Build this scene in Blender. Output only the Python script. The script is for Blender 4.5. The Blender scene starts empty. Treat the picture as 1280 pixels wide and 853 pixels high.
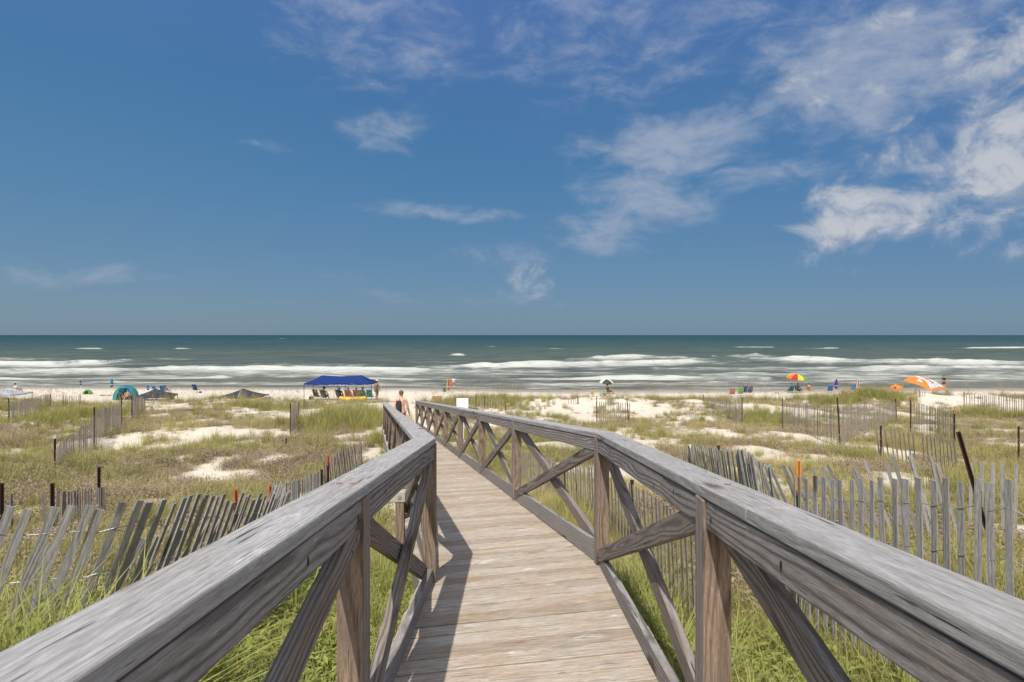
import bpy, bmesh, math, random
import numpy as np
from mathutils import Vector, Matrix

random.seed(7)
RNG = np.random.default_rng(7)
SC = bpy.context.scene
COL = SC.collection
E = 7.2                 # eye height above the sea
F = 800.0               # focal length in photo pixels (22.5 mm on a 36 mm frame)
CX, HY = 640.0, 419.0

# ------------------------------------------------------------------ noise
def _hash(ix, iy, seed):
    h = (ix.astype(np.int64) * 374761393 + iy.astype(np.int64) * 668265263 + seed * 1274126177) & 0x7fffffff
    h = ((h ^ (h >> 13)) * 1274126177) & 0x7fffffff
    return ((h ^ (h >> 16)) & 0xffff) / 65535.0

def vnoise(x, y, seed=0):
    x = np.asarray(x, float); y = np.asarray(y, float)
    ix = np.floor(x); iy = np.floor(y)
    fx = x - ix; fy = y - iy
    fx = fx * fx * (3 - 2 * fx); fy = fy * fy * (3 - 2 * fy)
    a = _hash(ix, iy, seed); b = _hash(ix + 1, iy, seed)
    c = _hash(ix, iy + 1, seed); d = _hash(ix + 1, iy + 1, seed)
    return (a * (1 - fx) + b * fx) * (1 - fy) + (c * (1 - fx) + d * fx) * fy

def fbm(x, y, seed=0, o=4):
    s = 0; a = 0.5; t = 0
    x = np.asarray(x, float); y = np.asarray(y, float)
    for k in range(o):
        s = s + a * vnoise(x, y, seed + k * 17); t += a
        x = x * 2.03 + 3.1; y = y * 2.03 - 1.7; a *= 0.5
    return s / t

def sstep(a, b, v):
    t = np.clip((np.asarray(v, float) - a) / (b - a), 0, 1)
    return t * t * (3 - 2 * t)

# ------------------------------------------------------------------ terrain
GY = [-12, 0, 4, 7, 8, 10, 12, 14, 16, 20, 24, 28, 32, 36, 40, 44, 50, 56, 64, 70, 76, 84, 88.6, 110, 200]
GZ = [-1.6, -1.80, -2.12, -2.38, -2.47, -2.65, -2.85, -3.05, -3.2, -3.5, -3.78, -4.0, -4.2, -4.38, -4.52, -4.66,
      -5.35, -5.75, -6.2, -6.5, -6.72, -7.03, -7.2, -8.2, -11]

def walk_center(y):
    y = np.asarray(y, float)
    near = 0.05 - 0.005 * y
    far = 0.055 - 0.216 * (y - 4.28) - 0.02
    return np.where(y < 4.28, near, far)

def ground(x, y):
    x = np.asarray(x, float); y = np.asarray(y, float)
    px = x / np.maximum(y, 20) * F + CX
    shift = np.interp(px, [-200, 100, 500, 700, 900, 1100, 1500], [-1.4, -1.0, 1.2, 4.6, 4.4, 2.6, 1.5])
    yy = y + shift * sstep(50, 80, y)
    z = np.interp(yy, GY, GZ)
    amp = sstep(3, 12, y) * (1 - sstep(46, 54, y))
    d = np.abs(x - walk_center(y))
    amp2 = amp * (0.25 + 0.75 * sstep(0.8, 4.0, d))
    z = z + amp2 * ((fbm(x * 0.16, y * 0.16, 3, 3) - 0.5) * 0.75 + (fbm(x * 0.7, y * 0.7, 9, 3) - 0.5) * 0.22)
    # hummocky fore-dune crest, higher on the right
    crest = np.exp(-((y - 43 - 2 * np.sin(x * 0.13)) / 4.0) ** 2)
    z = z + crest * (fbm(x * 0.22 + 8, y * 0.1, 21, 3) - 0.42) * 0.75
    z = z + np.exp(-((y - 46) / 4.5) ** 2) * 0.50 * sstep(17, 27, x)
    z = z + np.exp(-((y - 41) / 2.6) ** 2) * 0.42 * np.exp(-((x - 6.2) / 2.4) ** 2)
    z = z + np.exp(-((y - 40) / 2.6) ** 2) * 0.36 * np.exp(-((x - 11.5) / 2.6) ** 2)
    z = z + np.exp(-((y - 37) / 3.0) ** 2) * 0.34 * np.exp(-((x - 16.5) / 2.4) ** 2)
    # trough of the sand path at the walkway's end
    path = np.exp(-((x - np.interp(y, [22, 30, 45, 60], [-4.0, -5.3, -7.6, -9.5])) / 1.5) ** 2) * sstep(21, 26, y) * (1 - sstep(50, 58, y))
    z = z - path * 0.10
    z = z + (fbm(x * 0.35, y * 0.35, 31, 2) - 0.5) * 0.10 * sstep(48, 56, y)
    return z + E

def gz(x, y):
    return float(ground(np.array([x]), np.array([y]))[0])

def ray_ground(px, py):
    ys = np.linspace(2.0, 90, 3000)
    xs = (px - CX) / F * ys
    zr = E - (py - HY) / F * ys
    hit = np.nonzero(zr <= ground(xs, ys))[0]
    i = hit[0] if len(hit) else len(ys) - 1
    return float(xs[i]), float(ys[i])

def at(px, y):
    """world x of a photo column at distance y"""
    return (px - CX) / F * y

def zt(py, y):
    """world z of a photo row at distance y"""
    return E - (py - HY) / F * y

# bare sand patches (photo column, row, half sizes) turned into places on the ground
_bare = [(145, 553, 60, 9, 1), (190, 578, 60, 8, .9), (300, 543, 40, 9, 1), (395, 548, 40, 10, 1), (225, 512, 45, 5, .9), (310, 515, 26, 5, 1),
         (450, 575, 35, 16, .6), (470, 545, 28, 22, 1), (60, 580, 40, 6, .5), (690, 506, 60, 9, 1), (795, 512, 50, 11, 1.1), (735, 498, 40, 8, .9),
         (730, 563, 85, 14, .8), (825, 555, 80, 13, .9), (900, 540, 50, 8, .7), (960, 513, 42, 10, 1.1), (1085, 560, 34, 15, 1),
         (1120, 515, 30, 8, .8), (1165, 575, 60, 12, .9), (1245, 558, 45, 9, .8), (1190, 545, 40, 7, .7), (1180, 500, 70, 8, 1), (1240, 498, 60, 7, .8),
         (1000, 548, 34, 8, .6), (930, 560, 40, 9, .6), (760, 590, 50, 12, .7), (560, 580, 80, 16, .5), (20, 515, 40, 5, .8), (130, 505, 60, 4, .8), (640, 640, 60, 20, .3)]
BARE = []
for (px, py, rx, ry, s) in _bare:
    bx, by = ray_ground(px, py)
    BARE.append((bx, by, rx * by / F, max(0.5, ry * by * by / (F * max(1.5, E - gz(bx, by)))), s))

def veg(x, y):
    """0 = bare sand, 1 = full cover"""
    x = np.asarray(x, float); y = np.asarray(y, float)
    v = 0.38 + 2.6 * (fbm(x * 0.80, y * 0.52, 41, 6) - 0.39)
    b = 0
    wob = (fbm(x * 1.5, y * 1.0, 55, 5) - 0.5) * 2.9
    for (bx, by, rx, ry, s) in BARE:
        q = np.sqrt(((x - bx) / rx) ** 2 + ((y - by) / ry) ** 2) + wob
        b = np.maximum(b, s * (1 - sstep(0.55, 1.25, q)))
    v = v - b * 0.78
    v = v + 0.25 * np.exp(-((y - 45) / 2.5) ** 2)
    v = v * (1 - sstep(46.5, 50, y + (fbm(x * .3, y * .3, 5, 2) - .5) * 5))
    path = np.exp(-((x - np.interp(y, [22, 30, 45, 60], [-4.0, -5.3, -7.6, -9.5])) / 1.1) ** 2) * sstep(22, 25, y)
    v = v - path * 1.2
    return np.clip(v, 0, 1)

# ------------------------------------------------------------------ node helpers
class NT:
    def __init__(self, tree):
        self.t = tree; self.n = tree.nodes; self.l = tree.links
    def new(self, kind, **kw):
        nd = self.n.new(kind)
        for k, v in kw.items():
            setattr(nd, k, v)
        return nd
    def link(self, a, b):
        self.l.new(a, b)
    def set(self, sock, v):
        if hasattr(v, 'is_output') or isinstance(v, bpy.types.NodeSocket):
            self.l.new(v, sock)
        else:
            if sock.type == 'RGBA' and len(v) == 3: v = (*v, 1)
            sock.default_value = v
    def math(self, op, a, b=None, c=None, clamp=False):
        nd = self.new('ShaderNodeMath', operation=op); nd.use_clamp = clamp
        self.set(nd.inputs[0], a)
        if b is not None: self.set(nd.inputs[1], b)
        if c is not None: self.set(nd.inputs[2], c)
        return nd.outputs[0]
    def vmath(self, op, a, b=None):
        nd = self.new('ShaderNodeVectorMath', operation=op)
        self.set(nd.inputs[0], a)
        if b is not None: self.set(nd.inputs[1], b)
        return nd.outputs[0]
    def mix(self, f, a, b, blend='MIX'):
        nd = self.new('ShaderNodeMix', data_type='RGBA', blend_type=blend)
        self.set(nd.inputs[0], f); self.set(nd.inputs[6], a); self.set(nd.inputs[7], b)
        return nd.outputs[2]
    def noise(self, vec, scale=1.0, detail=4.0, rough=0.55, dist=0.0):
        nd = self.new('ShaderNodeTexNoise')
        self.set(nd.inputs['Vector'], vec); nd.inputs['Scale'].default_value = scale
        nd.inputs['Detail'].default_value = detail; nd.inputs['Roughness'].default_value = rough
        nd.inputs['Distortion'].default_value = dist
        return nd.outputs[0]
    def ramp(self, v, a, b, c=0.0, d=1.0, smooth=True):
        nd = self.new('ShaderNodeMapRange'); nd.clamp = True
        if smooth: nd.interpolation_type = 'SMOOTHSTEP'
        self.set(nd.inputs[0], v)
        for i, q in enumerate((a, b, c, d)): self.set(nd.inputs[i + 1], q)
        return nd.outputs[0]
    def attr(self, name, typ='GEOMETRY'):
        nd = self.new('ShaderNodeAttribute', attribute_name=name, attribute_type=typ)
        return nd
    def scale(self, vec, s):
        return self.vmath('MULTIPLY', vec, s)
    def bump(self, h, strength=0.4, dist=0.01):
        nd = self.new('ShaderNodeBump'); nd.inputs['Strength'].default_value = strength
        nd.inputs['Distance'].default_value = dist; self.set(nd.inputs['Height'], h)
        return nd.outputs[0]

def new_mat(name):
    m = bpy.data.materials.new(name); m.use_nodes = True
    t = NT(m.node_tree); t.n.clear()
    out = t.new('ShaderNodeOutputMaterial'); p = t.new('ShaderNodeBsdfPrincipled')
    t.link(p.outputs[0], out.inputs[0])
    return m, t, p

def wood(name, light, dark, brown, brown_amt=0.2, ring=22.0, contrast=0.7, bleach=0.0, tone=0.35, crackd=0.25, fx=24.0, rough=1.0, knots=0.75):
    m, t, p = new_mat(name)
    gc = t.attr('gc').outputs['Vector']
    rings = t.new('ShaderNodeTexWave', wave_type='RINGS', rings_direction='X', wave_profile='SIN')
    warp = t.vmath('SUBTRACT', t.new('ShaderNodeTexNoise').outputs[1], (0.5, 0.5, 0.5))
    wn = t.n[-1]
    nn = [n for n in t.n if n.bl_idname == 'ShaderNodeTexNoise'][-1]
    t.set(nn.inputs['Vector'], t.scale(gc, (1.7, 9.0, 9.0))); nn.inputs['Scale'].default_value = 1.0; nn.inputs['Detail'].default_value = 1
    v = t.vmath('ADD', t.scale(gc, (0.02, 1, 1)), t.scale(warp, (0.0, 0.075, 0.075)))
    t.set(rings.inputs['Vector'], v); rings.inputs['Scale'].default_value = ring
    rings.inputs['Distortion'].default_value = 1.2; rings.inputs['Detail'].default_value = 2; rings.inputs['Detail Scale'].default_value = 0.6
    ringv = t.math('POWER', rings.outputs[1], 2.2)
    fine = t.noise(t.scale(gc, (fx * .7, 300, 300)), 1, 5, 0.72)
    streak = t.noise(t.scale(gc, (3.2, 44, 44)), 1, 5, 0.68)
    weather = t.noise(t.scale(gc, (26, 60, 60)), 1, 6, 0.75)
    blot = t.noise(t.scale(gc, (2.4, 9, 9)), 1, 5, 0.65)
    crack = t.ramp(t.noise(t.scale(gc, (3.4, 95, 95)), 1, 3, 0.55), 0.665, 0.71)
    f = t.math('ADD', t.math('MULTIPLY', ringv, contrast * 0.95), t.math('MULTIPLY', t.ramp(streak, 0.35, 0.75), contrast * 0.5), clamp=True)
    col = t.mix(f, light, dark)
    col = t.mix(t.math('MULTIPLY', t.ramp(blot, 0.42, 0.68), brown_amt), col, brown)
    pt = t.attr('tint').outputs['Fac']
    col = t.mix(t.math('MULTIPLY', t.math('ABSOLUTE', pt), tone), col, t.mix(t.math('GREATER_THAN', pt, 0.0), dark, light))
    col = t.mix(t.ramp(fine, 0.30, 0.66, 0.62 * rough, 0.0), col, (0.022, 0.019, 0.017))
    col = t.mix(t.ramp(weather, 0.42, 0.68, 0.24 * rough, 0.0), col, dark)
    col = t.mix(t.ramp(weather, 0.55, 0.75, 0.0, 0.16 * rough), col, (0.62, 0.59, 0.55))
    if bleach:
        w = t.math('MULTIPLY', t.ramp(t.noise(t.scale(gc, (2.6, 7.0, 7.0)), 1, 2), 0.63, 0.72), t.ramp(t.noise(t.scale(gc, (14, 90, 90)), 1, 3, 0.6), 0.50, 0.60))
        col = t.mix(t.math('MULTIPLY', w, bleach), col, (0.72, 0.70, 0.67))
    col = t.mix(t.math('MULTIPLY', crack, crackd * 2.6, clamp=True), col, (0.022, 0.019, 0.017))
    # occasional knots
    vo = t.new('ShaderNodeTexVoronoi', feature='F1'); t.set(vo.inputs['Vector'], t.scale(gc, (1.6, 5, 5))); vo.inputs['Scale'].default_value = 1.0
    kn = t.ramp(vo.outputs['Distance'], 0.09, 0.20, 1.0, 0.0)
    col = t.mix(t.math('MULTIPLY', kn, knots), col, (0.045, 0.026, 0.018))
    t.set(p.inputs['Base Color'], col)
    p.inputs['Roughness'].default_value = 0.9; p.inputs['Specular IOR Level'].default_value = 0.22
    h = t.math('ADD', t.math('MULTIPLY', fine, 0.5), t.math('MULTIPLY', ringv, -0.25))
    h = t.math('SUBTRACT', h, t.math('MULTIPLY', crack, 1.0))
    t.set(p.inputs['Normal'], t.bump(h, 0.8, 0.006))
    return m

def plain(name, col, rough=0.6, var=0.12, metal=0.0, scale=9.0, spec=0.35, trans=0.0):
    m, t, p = new_mat(name)
    g = t.new('ShaderNodeTexCoord').outputs['Object']
    n = t.noise(g, scale, 4, 0.6)
    c2 = tuple(c * (1 - var * 2) for c in col); c1 = tuple(min(1, c * (1 + var)) for c in col)
    t.set(p.inputs['Base Color'], t.mix(n, c2, c1))
    p.inputs['Roughness'].default_value = rough; p.inputs['Metallic'].default_value = metal
    p.inputs['Specular IOR Level'].default_value = spec
    if trans:
        p.inputs['Subsurface Weight'].default_value = 0
        tr = t.new('ShaderNodeBsdfTranslucent'); t.set(tr.inputs[0], tuple(col))
        mx = t.new('ShaderNodeMixShader'); mx.inputs[0].default_value = trans
        out = [n_ for n_ in t.n if n_.bl_idname == 'ShaderNodeOutputMaterial'][0]
        t.link(p.outputs[0], mx.inputs[1]); t.link(tr.outputs[0], mx.inputs[2]); t.link(mx.outputs[0], out.inputs[0])
    return m

# ------------------------------------------------------------------ mesh builder
class MB:
    def __init__(self):
        self.v = []; self.f = []; self.m = []; self.g = []; self.t = []
    def add(self, vs, fs, mat=0, gc=None, tint=0.0):
        b = len(self.v)
        self.v += [tuple(p) for p in vs]
        self.g += [tuple(p) for p in (gc if gc is not None else vs)]
        self.t += [tint] * len(vs)
        for k, fc in enumerate(fs):
            self.f.append([b + i for i in fc]); self.m.append(mat[k] if isinstance(mat, (list, tuple)) else mat)
    # eight corners: index = i + 2j + 4k for (x, y, z)
    BOXF = [(0, 2, 3, 1), (4, 5, 7, 6), (0, 1, 5, 4), (2, 6, 7, 3), (0, 4, 6, 2), (1, 3, 7, 5)]
    def hexa(self, c, mat=0, gc=None, tint=0.0):
        self.add(c, self.BOXF, mat, gc, tint)
    def box(self, x0, x1, y0, y1, z0, z1, mat=0, M=None, tint=0.0, goff=(0, 0, 0), gaxis=0):
        c = [(x, y, z) for z in (z0, z1) for y in (y0, y1) for x in (x0, x1)]
        g = c
        if gaxis == 2: g = [(p[2], p[0], p[1]) for p in c]
        if gaxis == 1: g = [(p[1], p[0], p[2]) for p in c]
        g = [(p[0] + goff[0], p[1] + goff[1], p[2] + goff[2]) for p in g]
        if M is not None: c = [tuple(M @ Vector(p)) for p in c]
        self.hexa(c, mat, g, tint)
    def tube(self, pts, r, n=6, mat=0, cap=True, tint=0.0):
        pts = [Vector(p) for p in pts]
        rr = r if isinstance(r, (list, tuple)) else [r] * len(pts)
        vs = []; fs = []
        for i, p in enumerate(pts):
            d = (pts[min(i + 1, len(pts) - 1)] - pts[max(i - 1, 0)]).normalized()
            a = d.orthogonal().normalized() if abs(d.z) > 0.95 else d.cross(Vector((0, 0, 1))).normalized()
            b = d.cross(a)
            for k in range(n):
                an = 2 * math.pi * k / n
                vs.append(p + (a * math.cos(an) + b * math.sin(an)) * rr[i])
        for i in range(len(pts) - 1):
            for k in range(n):
                fs.append((i * n + k, i * n + (k + 1) % n, (i + 1) * n + (k + 1) % n, (i + 1) * n + k))
        if cap:
            fs.append(tuple(range(n))[::-1]); fs.append(tuple((len(pts) - 1) * n + k for k in range(n)))
        self.add(vs, fs, mat, [(v.z, v.x, v.y) for v in vs], tint)
    def quadstrip(self, rows, mat=0, close=False):
        n = len(rows[0]); vs = [p for r in rows for p in r]; fs = []
        for i in range(len(rows) - 1):
            for k in range(n if close else n - 1):
                fs.append((i * n + k, i * n + (k + 1) % n, (i + 1) * n + (k + 1) % n, (i + 1) * n + k))
        self.add(vs, fs, mat)
    def mesh(self, name, mats, smooth=False):
        me = bpy.data.meshes.new(name)
        me.from_pydata(self.v, [], self.f)
        for m in mats: me.materials.append(m)
        if len(mats) > 1: me.polygons.foreach_set('material_index', self.m)
        a = me.attributes.new('gc', 'FLOAT_VECTOR', 'POINT'); a.data.foreach_set('vector', np.array(self.g, dtype=np.float32).ravel())
        a = me.attributes.new('tint', 'FLOAT', 'POINT'); a.data.foreach_set('value', np.array(self.t, dtype=np.float32))
        if smooth: me.polygons.foreach_set('use_smooth', [True] * len(me.polygons))
        me.update()
        return me
    def build(self, name, mats, parent=None, smooth=False, bevel=0.0, loc=None, rot=None):
        if not isinstance(mats, (list, tuple)): mats = [mats]
        o = bpy.data.objects.new(name, self.mesh(name, mats, smooth)); COL.objects.link(o)
        if parent is not None: o.parent = parent
        if loc is not None: o.location = loc
        if rot is not None: o.rotation_euler = rot
        if bevel:
            b = o.modifiers.new('bevel', 'BEVEL'); b.width = bevel; b.segments = 2; b.limit_method = 'ANGLE'
        return o

def tag(o, label=None, cat=None, group=None, kind=None):
    if label: o['label'] = label
    if cat: o['category'] = cat
    if group: o['group'] = group
    if kind: o['kind'] = kind
    return o

def empty(name, loc, rz=0.0, label=None, cat=None, group=None):
    o = bpy.data.objects.new(name, None); COL.objects.link(o)
    o.empty_display_size = 0.2; o.location = loc; o.rotation_euler = (0, 0, rz)
    return tag(o, label, cat, group)

def copy_tree(o, loc, rz=None, label=None, group=None):
    r = o.copy(); COL.objects.link(r); r.location = loc
    if rz is not None: r.rotation_euler = (0, 0, rz)
    if label: r['label'] = label
    if group: r['group'] = group
    for ch in list(o.children):
        c = ch.copy(); COL.objects.link(c); c.parent = r
        for g in list(ch.children):
            d = g.copy(); COL.objects.link(d); d.parent = c
    return r

def rgc():
    return (random.uniform(0, 40), random.uniform(-0.09, 0.09), random.uniform(-0.10, -0.03))
# ------------------------------------------------------------------ materials
M = {}
M['cap'] = wood('cap_wood', (0.48, 0.462, 0.445), (0.25, 0.235, 0.225), (0.31, 0.262, 0.222), 0.35, 20, 0.5, bleach=0.30, crackd=0.3, rough=0.75)
M['rail'] = wood('rail_wood', (0.42, 0.388, 0.362), (0.14, 0.122, 0.112), (0.26, 0.20, 0.155), 0.4, 17, 0.9, crackd=0.34, rough=0.75)
M['brace'] = wood('brace_wood', (0.35, 0.305, 0.27), (0.13, 0.104, 0.088), (0.26, 0.185, 0.13), 0.5, 20, 1.0, crackd=0.36, rough=0.8)
M['post'] = wood('post_wood', (0.375, 0.275, 0.195), (0.165, 0.108, 0.074), (0.25, 0.20, 0.165), 0.7, 24, 0.9, crackd=0.3)
M['postside'] = wood('post_grey_wood', (0.36, 0.315, 0.28), (0.19, 0.155, 0.13), (0.28, 0.205, 0.15), 0.5, 13, 0.6, crackd=0.25)
M['deck'] = wood('deck_wood', (0.69, 0.615, 0.52), (0.38, 0.295, 0.215), (0.50, 0.32, 0.165), 0.85, 16, 0.6, bleach=0.75, tone=0.60, crackd=0.3, fx=18.0, rough=1.2, knots=0.22)
M['slat'] = wood('slat_wood', (0.43, 0.412, 0.39), (0.22, 0.205, 0.19), (0.32, 0.275, 0.225), 0.4, 20, 0.5, tone=0.42, crackd=0.15)
M['slatfar'] = wood('far_slat_wood', (0.40, 0.35, 0.305), (0.22, 0.18, 0.155), (0.31, 0.24, 0.185), 0.5, 14, 0.5, tone=0.42, crackd=0.1)
M['rust'] = plain('rusty_steel', (0.065, 0.030, 0.020), 0.8, 0.3, 0.2, 30)
M['orange'] = plain('orange_post_paint', (0.50, 0.13, 0.045), 0.7, 0.25, 0, 25)
M['amber'] = plain('amber_post_paint', (0.62, 0.27, 0.05), 0.7, 0.25, 0, 25)
M['whitepaint'] = plain('white_paint', (0.78, 0.78, 0.76), 0.6, 0.05)
M['greenpost'] = plain('green_steel', (0.05, 0.06, 0.042), 0.7, 0.25, 0.2, 30)
M['wire'] = plain('galvanised_wire', (0.32, 0.32, 0.32), 0.5, 0.15, 0.5)
M['screw'] = plain('rusty_screw', (0.34, 0.17, 0.10), 0.8, 0.2, 0, 60)
M['hole'] = plain('dark_nail', (0.03, 0.022, 0.02), 0.9, 0.2, 0, 60)

# ------------------------------------------------------------------ ground sheet
def make_ground():
    ys = [-12.0]
    while ys[-1] < 100: ys.append(ys[-1] + 0.16 + max(0, ys[-1]) * 0.006)
    ys += [104, 112, 130, 170, 200]
    xs = [0.0]
    while xs[-1] < 95: xs.append(xs[-1] + 0.16 + xs[-1] * 0.012)
    xs += [110, 150, 220, 340, 500]
    xs = np.array([-x for x in xs[:0:-1]] + xs); ys = np.array(ys)
    X, Y = np.meshgrid(xs, ys)
    Z = ground(X.ravel(), Y.ravel()).reshape(X.shape)
    V = veg(X.ravel(), Y.ravel())
    nx, ny = len(xs), len(ys)
    verts = np.stack([X, Y, Z], -1).reshape(-1, 3)
    i = np.arange(nx * ny).reshape(ny, nx)
    faces = np.stack([i[:-1, :-1], i[:-1, 1:], i[1:, 1:], i[1:, :-1]], -1).reshape(-1, 4)
    me = bpy.data.meshes.new('sand_ground')
    me.vertices.add(len(verts)); me.vertices.foreach_set('co', verts.astype(np.float32).ravel())
    me.loops.add(faces.size); me.loops.foreach_set('vertex_index', faces.astype(np.int32).ravel())
    me.polygons.add(len(faces)); me.polygons.foreach_set('loop_start', (np.arange(len(faces)) * 4).astype(np.int32))
    me.update(calc_edges=True)
    a = me.attributes.new('veg', 'FLOAT', 'POINT'); a.data.foreach_set('value', V.astype(np.float32))
    # wet sand near the water's edge
    wet = np.clip(1 - sstep(0.05, 0.50, verts[:, 2]), 0, 1)
    a = me.attributes.new('wet', 'FLOAT', 'POINT'); a.data.foreach_set('value', wet.astype(np.float32))
    me.polygons.foreach_set('use_smooth', [True] * len(faces))
    m, t, p = new_mat('beach_sand')
    g = t.new('ShaderNodeTexCoord').outputs['Object']
    big = t.noise(g, 0.35, 4); mid = t.noise(g, 2.2, 5, 0.6); fine = t.noise(g, 40, 4, 0.7); grit = t.noise(g, 160, 2, 0.7)
    sand = t.mix(mid, (0.53, 0.455, 0.355), (0.69, 0.615, 0.51))
    sand = t.mix(t.ramp(big, 0.35, 0.7, 0.0, 0.4), sand, (0.58, 0.48, 0.36))
    thatch = t.mix(fine, (0.13, 0.108, 0.06), (0.40, 0.32, 0.20))
    thatch = t.mix(t.ramp(t.noise(g, 5.0, 3), 0.45, 0.65, 0, 0.55), thatch, (0.14, 0.145, 0.055))
    v = t.attr('veg').outputs['Fac']
    f = t.ramp(t.math('ADD', v, t.math('MULTIPLY', t.math('SUBTRACT', t.noise(g, 3.5, 6, 0.75), 0.5), 1.5)), 0.20, 0.75)
    col = t.mix(t.math('MULTIPLY', f, 0.85), sand, thatch)
    specks = t.ramp(t.noise(g, 38, 4, 0.7), 0.56, 0.68, 0.0, 0.65)
    col = t.mix(t.math('MULTIPLY', specks, t.ramp(v, 0.02, 0.3, 0.15, 1.0)), col, (0.17, 0.125, 0.075))
    col = t.mix(t.math('MULTIPLY', t.attr('wet').outputs['Fac'], 0.75), col, (0.20, 0.165, 0.125))
    t.set(p.inputs['Base Color'], col)
    t.set(p.inputs['Roughness'], t.ramp(t.attr('wet').outputs['Fac'], 0, 1, 0.95, 0.35)); p.inputs['Specular IOR Level'].default_value = 0.15
    h = t.math('ADD', t.math('MULTIPLY', t.noise(g, 7.0, 4), 1.0), t.math('MULTIPLY', grit, 0.15))
    t.set(p.inputs['Normal'], t.bump(h, 0.6, 0.06))
    me.materials.append(m)
    o = bpy.data.objects.new('sand_ground', me); COL.objects.link(o); tag(o, kind='structure')
    tag(o, 'pale dune sand sloping down to the wide beach')
make_ground()

# ------------------------------------------------------------------ sea
CRESTS = [  # photo columns, photo rows, strength, tail length (rows)
    ([-200, 0, 60, 120, 190], [455.5, 455.5, 456, 453.5, 449], [1, 1, 1, .8, 0], 4.0, 1.0),
    ([-200, 0, 60, 110], [449, 448.5, 448.5, 449], [.55, .5, .4, 0], 2.5, .5),
    ([150, 210, 330], [449, 448.5, 449.5], [0, .35, 0], 1.5, .4),
    ([-200, 0, 100, 200, 330, 430, 560, 640], [464.5, 464, 463.5, 461, 461, 462, 464.5, 466], [.6, .6, .7, .95, 1, .9, .7, .2], 7.0, .8),
    ([-200, 0, 60, 130, 160], [472, 473, 474, 476, 477], [.8, .8, .6, .3, 0], 3.5, .4),
    ([190, 250, 278, 300], [472.5, 472, 471.5, 472], [.2, .9, .9, 0], 1.6, .4),
    ([300, 400, 470, 560, 640], [471, 470, 473, 475, 475], [.2, .5, .7, .6, .2], 3.5, .4),
    ([355, 400, 430, 470], [456, 455.5, 456, 457.5], [.1, .45, .45, 0], 2.5, .8),
    ([520, 580, 640, 720, 800, 860, 930], [459.5, 458, 457, 455.5, 453.5, 452, 452], [.4, 1, 1, 1, 1, .9, .3], 4.5, 1.0),
    ([690, 760, 830, 900], [450, 446.5, 446, 449], [.2, .8, .8, .3], 5.5, .8),
    ([900, 945, 985], [446, 443.5, 446], [.2, .9, .2], 4.0, .7),
    ([940, 990, 1040, 1100, 1180, 1280, 1500], [447.5, 449.5, 450.5, 451, 452, 453, 454], [.6, 1, 1, .8, 1, .9, .9], 5.0, 1.0),
    ([820, 900, 1000, 1100, 1200, 1280, 1500], [460, 461, 461.5, 460, 458.5, 459, 459], [.5, .5, .7, .8, 1, 1, 1], 5.5, .7),
    ([880, 1000, 1100, 1200, 1280, 1500], [470, 469.5, 469, 470.5, 471, 471], [.5, .55, .5, .5, .5, .5], 4.5, .4),
    ([1100, 1160, 1220], [476, 476, 476], [0, .7, 0], 1.4, .3),
    ([620, 680, 760, 840, 960], [474, 473.5, 472.5, 472, 473], [.2, .6, .8, .8, .5], 4.5, .5),
    ([-200, 100, 400, 700, 1000, 1280, 1500], [468.5, 467, 468, 467, 466.5, 465.5, 465], [.5, .4, .55, .45, .5, .6, .6], 5.0, .3),
    ([-200, 100, 400, 700, 1000, 1280, 1500], [477, 477.5, 478, 479, 478, 476, 475], [.4, .45, .4, .45, .4, .45, .4], 4.0, .2),
    ([655, 690, 760, 820], [479.5, 480, 481, 481], [.4, .8, .6, .1], 3.0, .3),
    ([915, 925, 965, 972], [434.3, 434, 434.3, 434.5], [0, .9, .9, 0], .9, .5),
    ([1000, 1010, 1045, 1052], [436.2, 436, 435.6, 435.6], [0, .6, .6, 0], .8, .5),
    ([1190, 1215, 1270, 1400], [435.6, 435.2, 435, 435], [0, .8, 1, .8], .9, .5),
    ([560, 568, 578, 584], [444, 443.5, 444, 444.5], [0, .9, .8, 0], 1.4, .6),
    ([90, 105, 125, 132], [436, 435.6, 436, 436.2], [0, .7, .7, 0], .7, .4),
    ([215, 222, 236, 242], [436.2, 436, 436, 436.4], [0, .9, .5, 0], .7, .4),
    ([605, 615, 625], [433.4, 433.2, 433.4], [0, .7, 0], .6, .4), ([675, 690, 712], [436, 435.6, 436], [0, .6, 0], .7, .4),
    ([240, 250, 262], [458, 457.6, 458], [0, .7, 0], 1.0, .4), ([345, 352, 360], [423.4, 423.2, 423.4], [0, .7, 0], .4, .3),
    ([885, 892, 900], [445.6, 445.4, 445.6], [0, .5, 0], .8, .4), ([1168, 1173, 1180], [446, 445.6, 446], [0, .6, 0], .8, .4),
]
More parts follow.
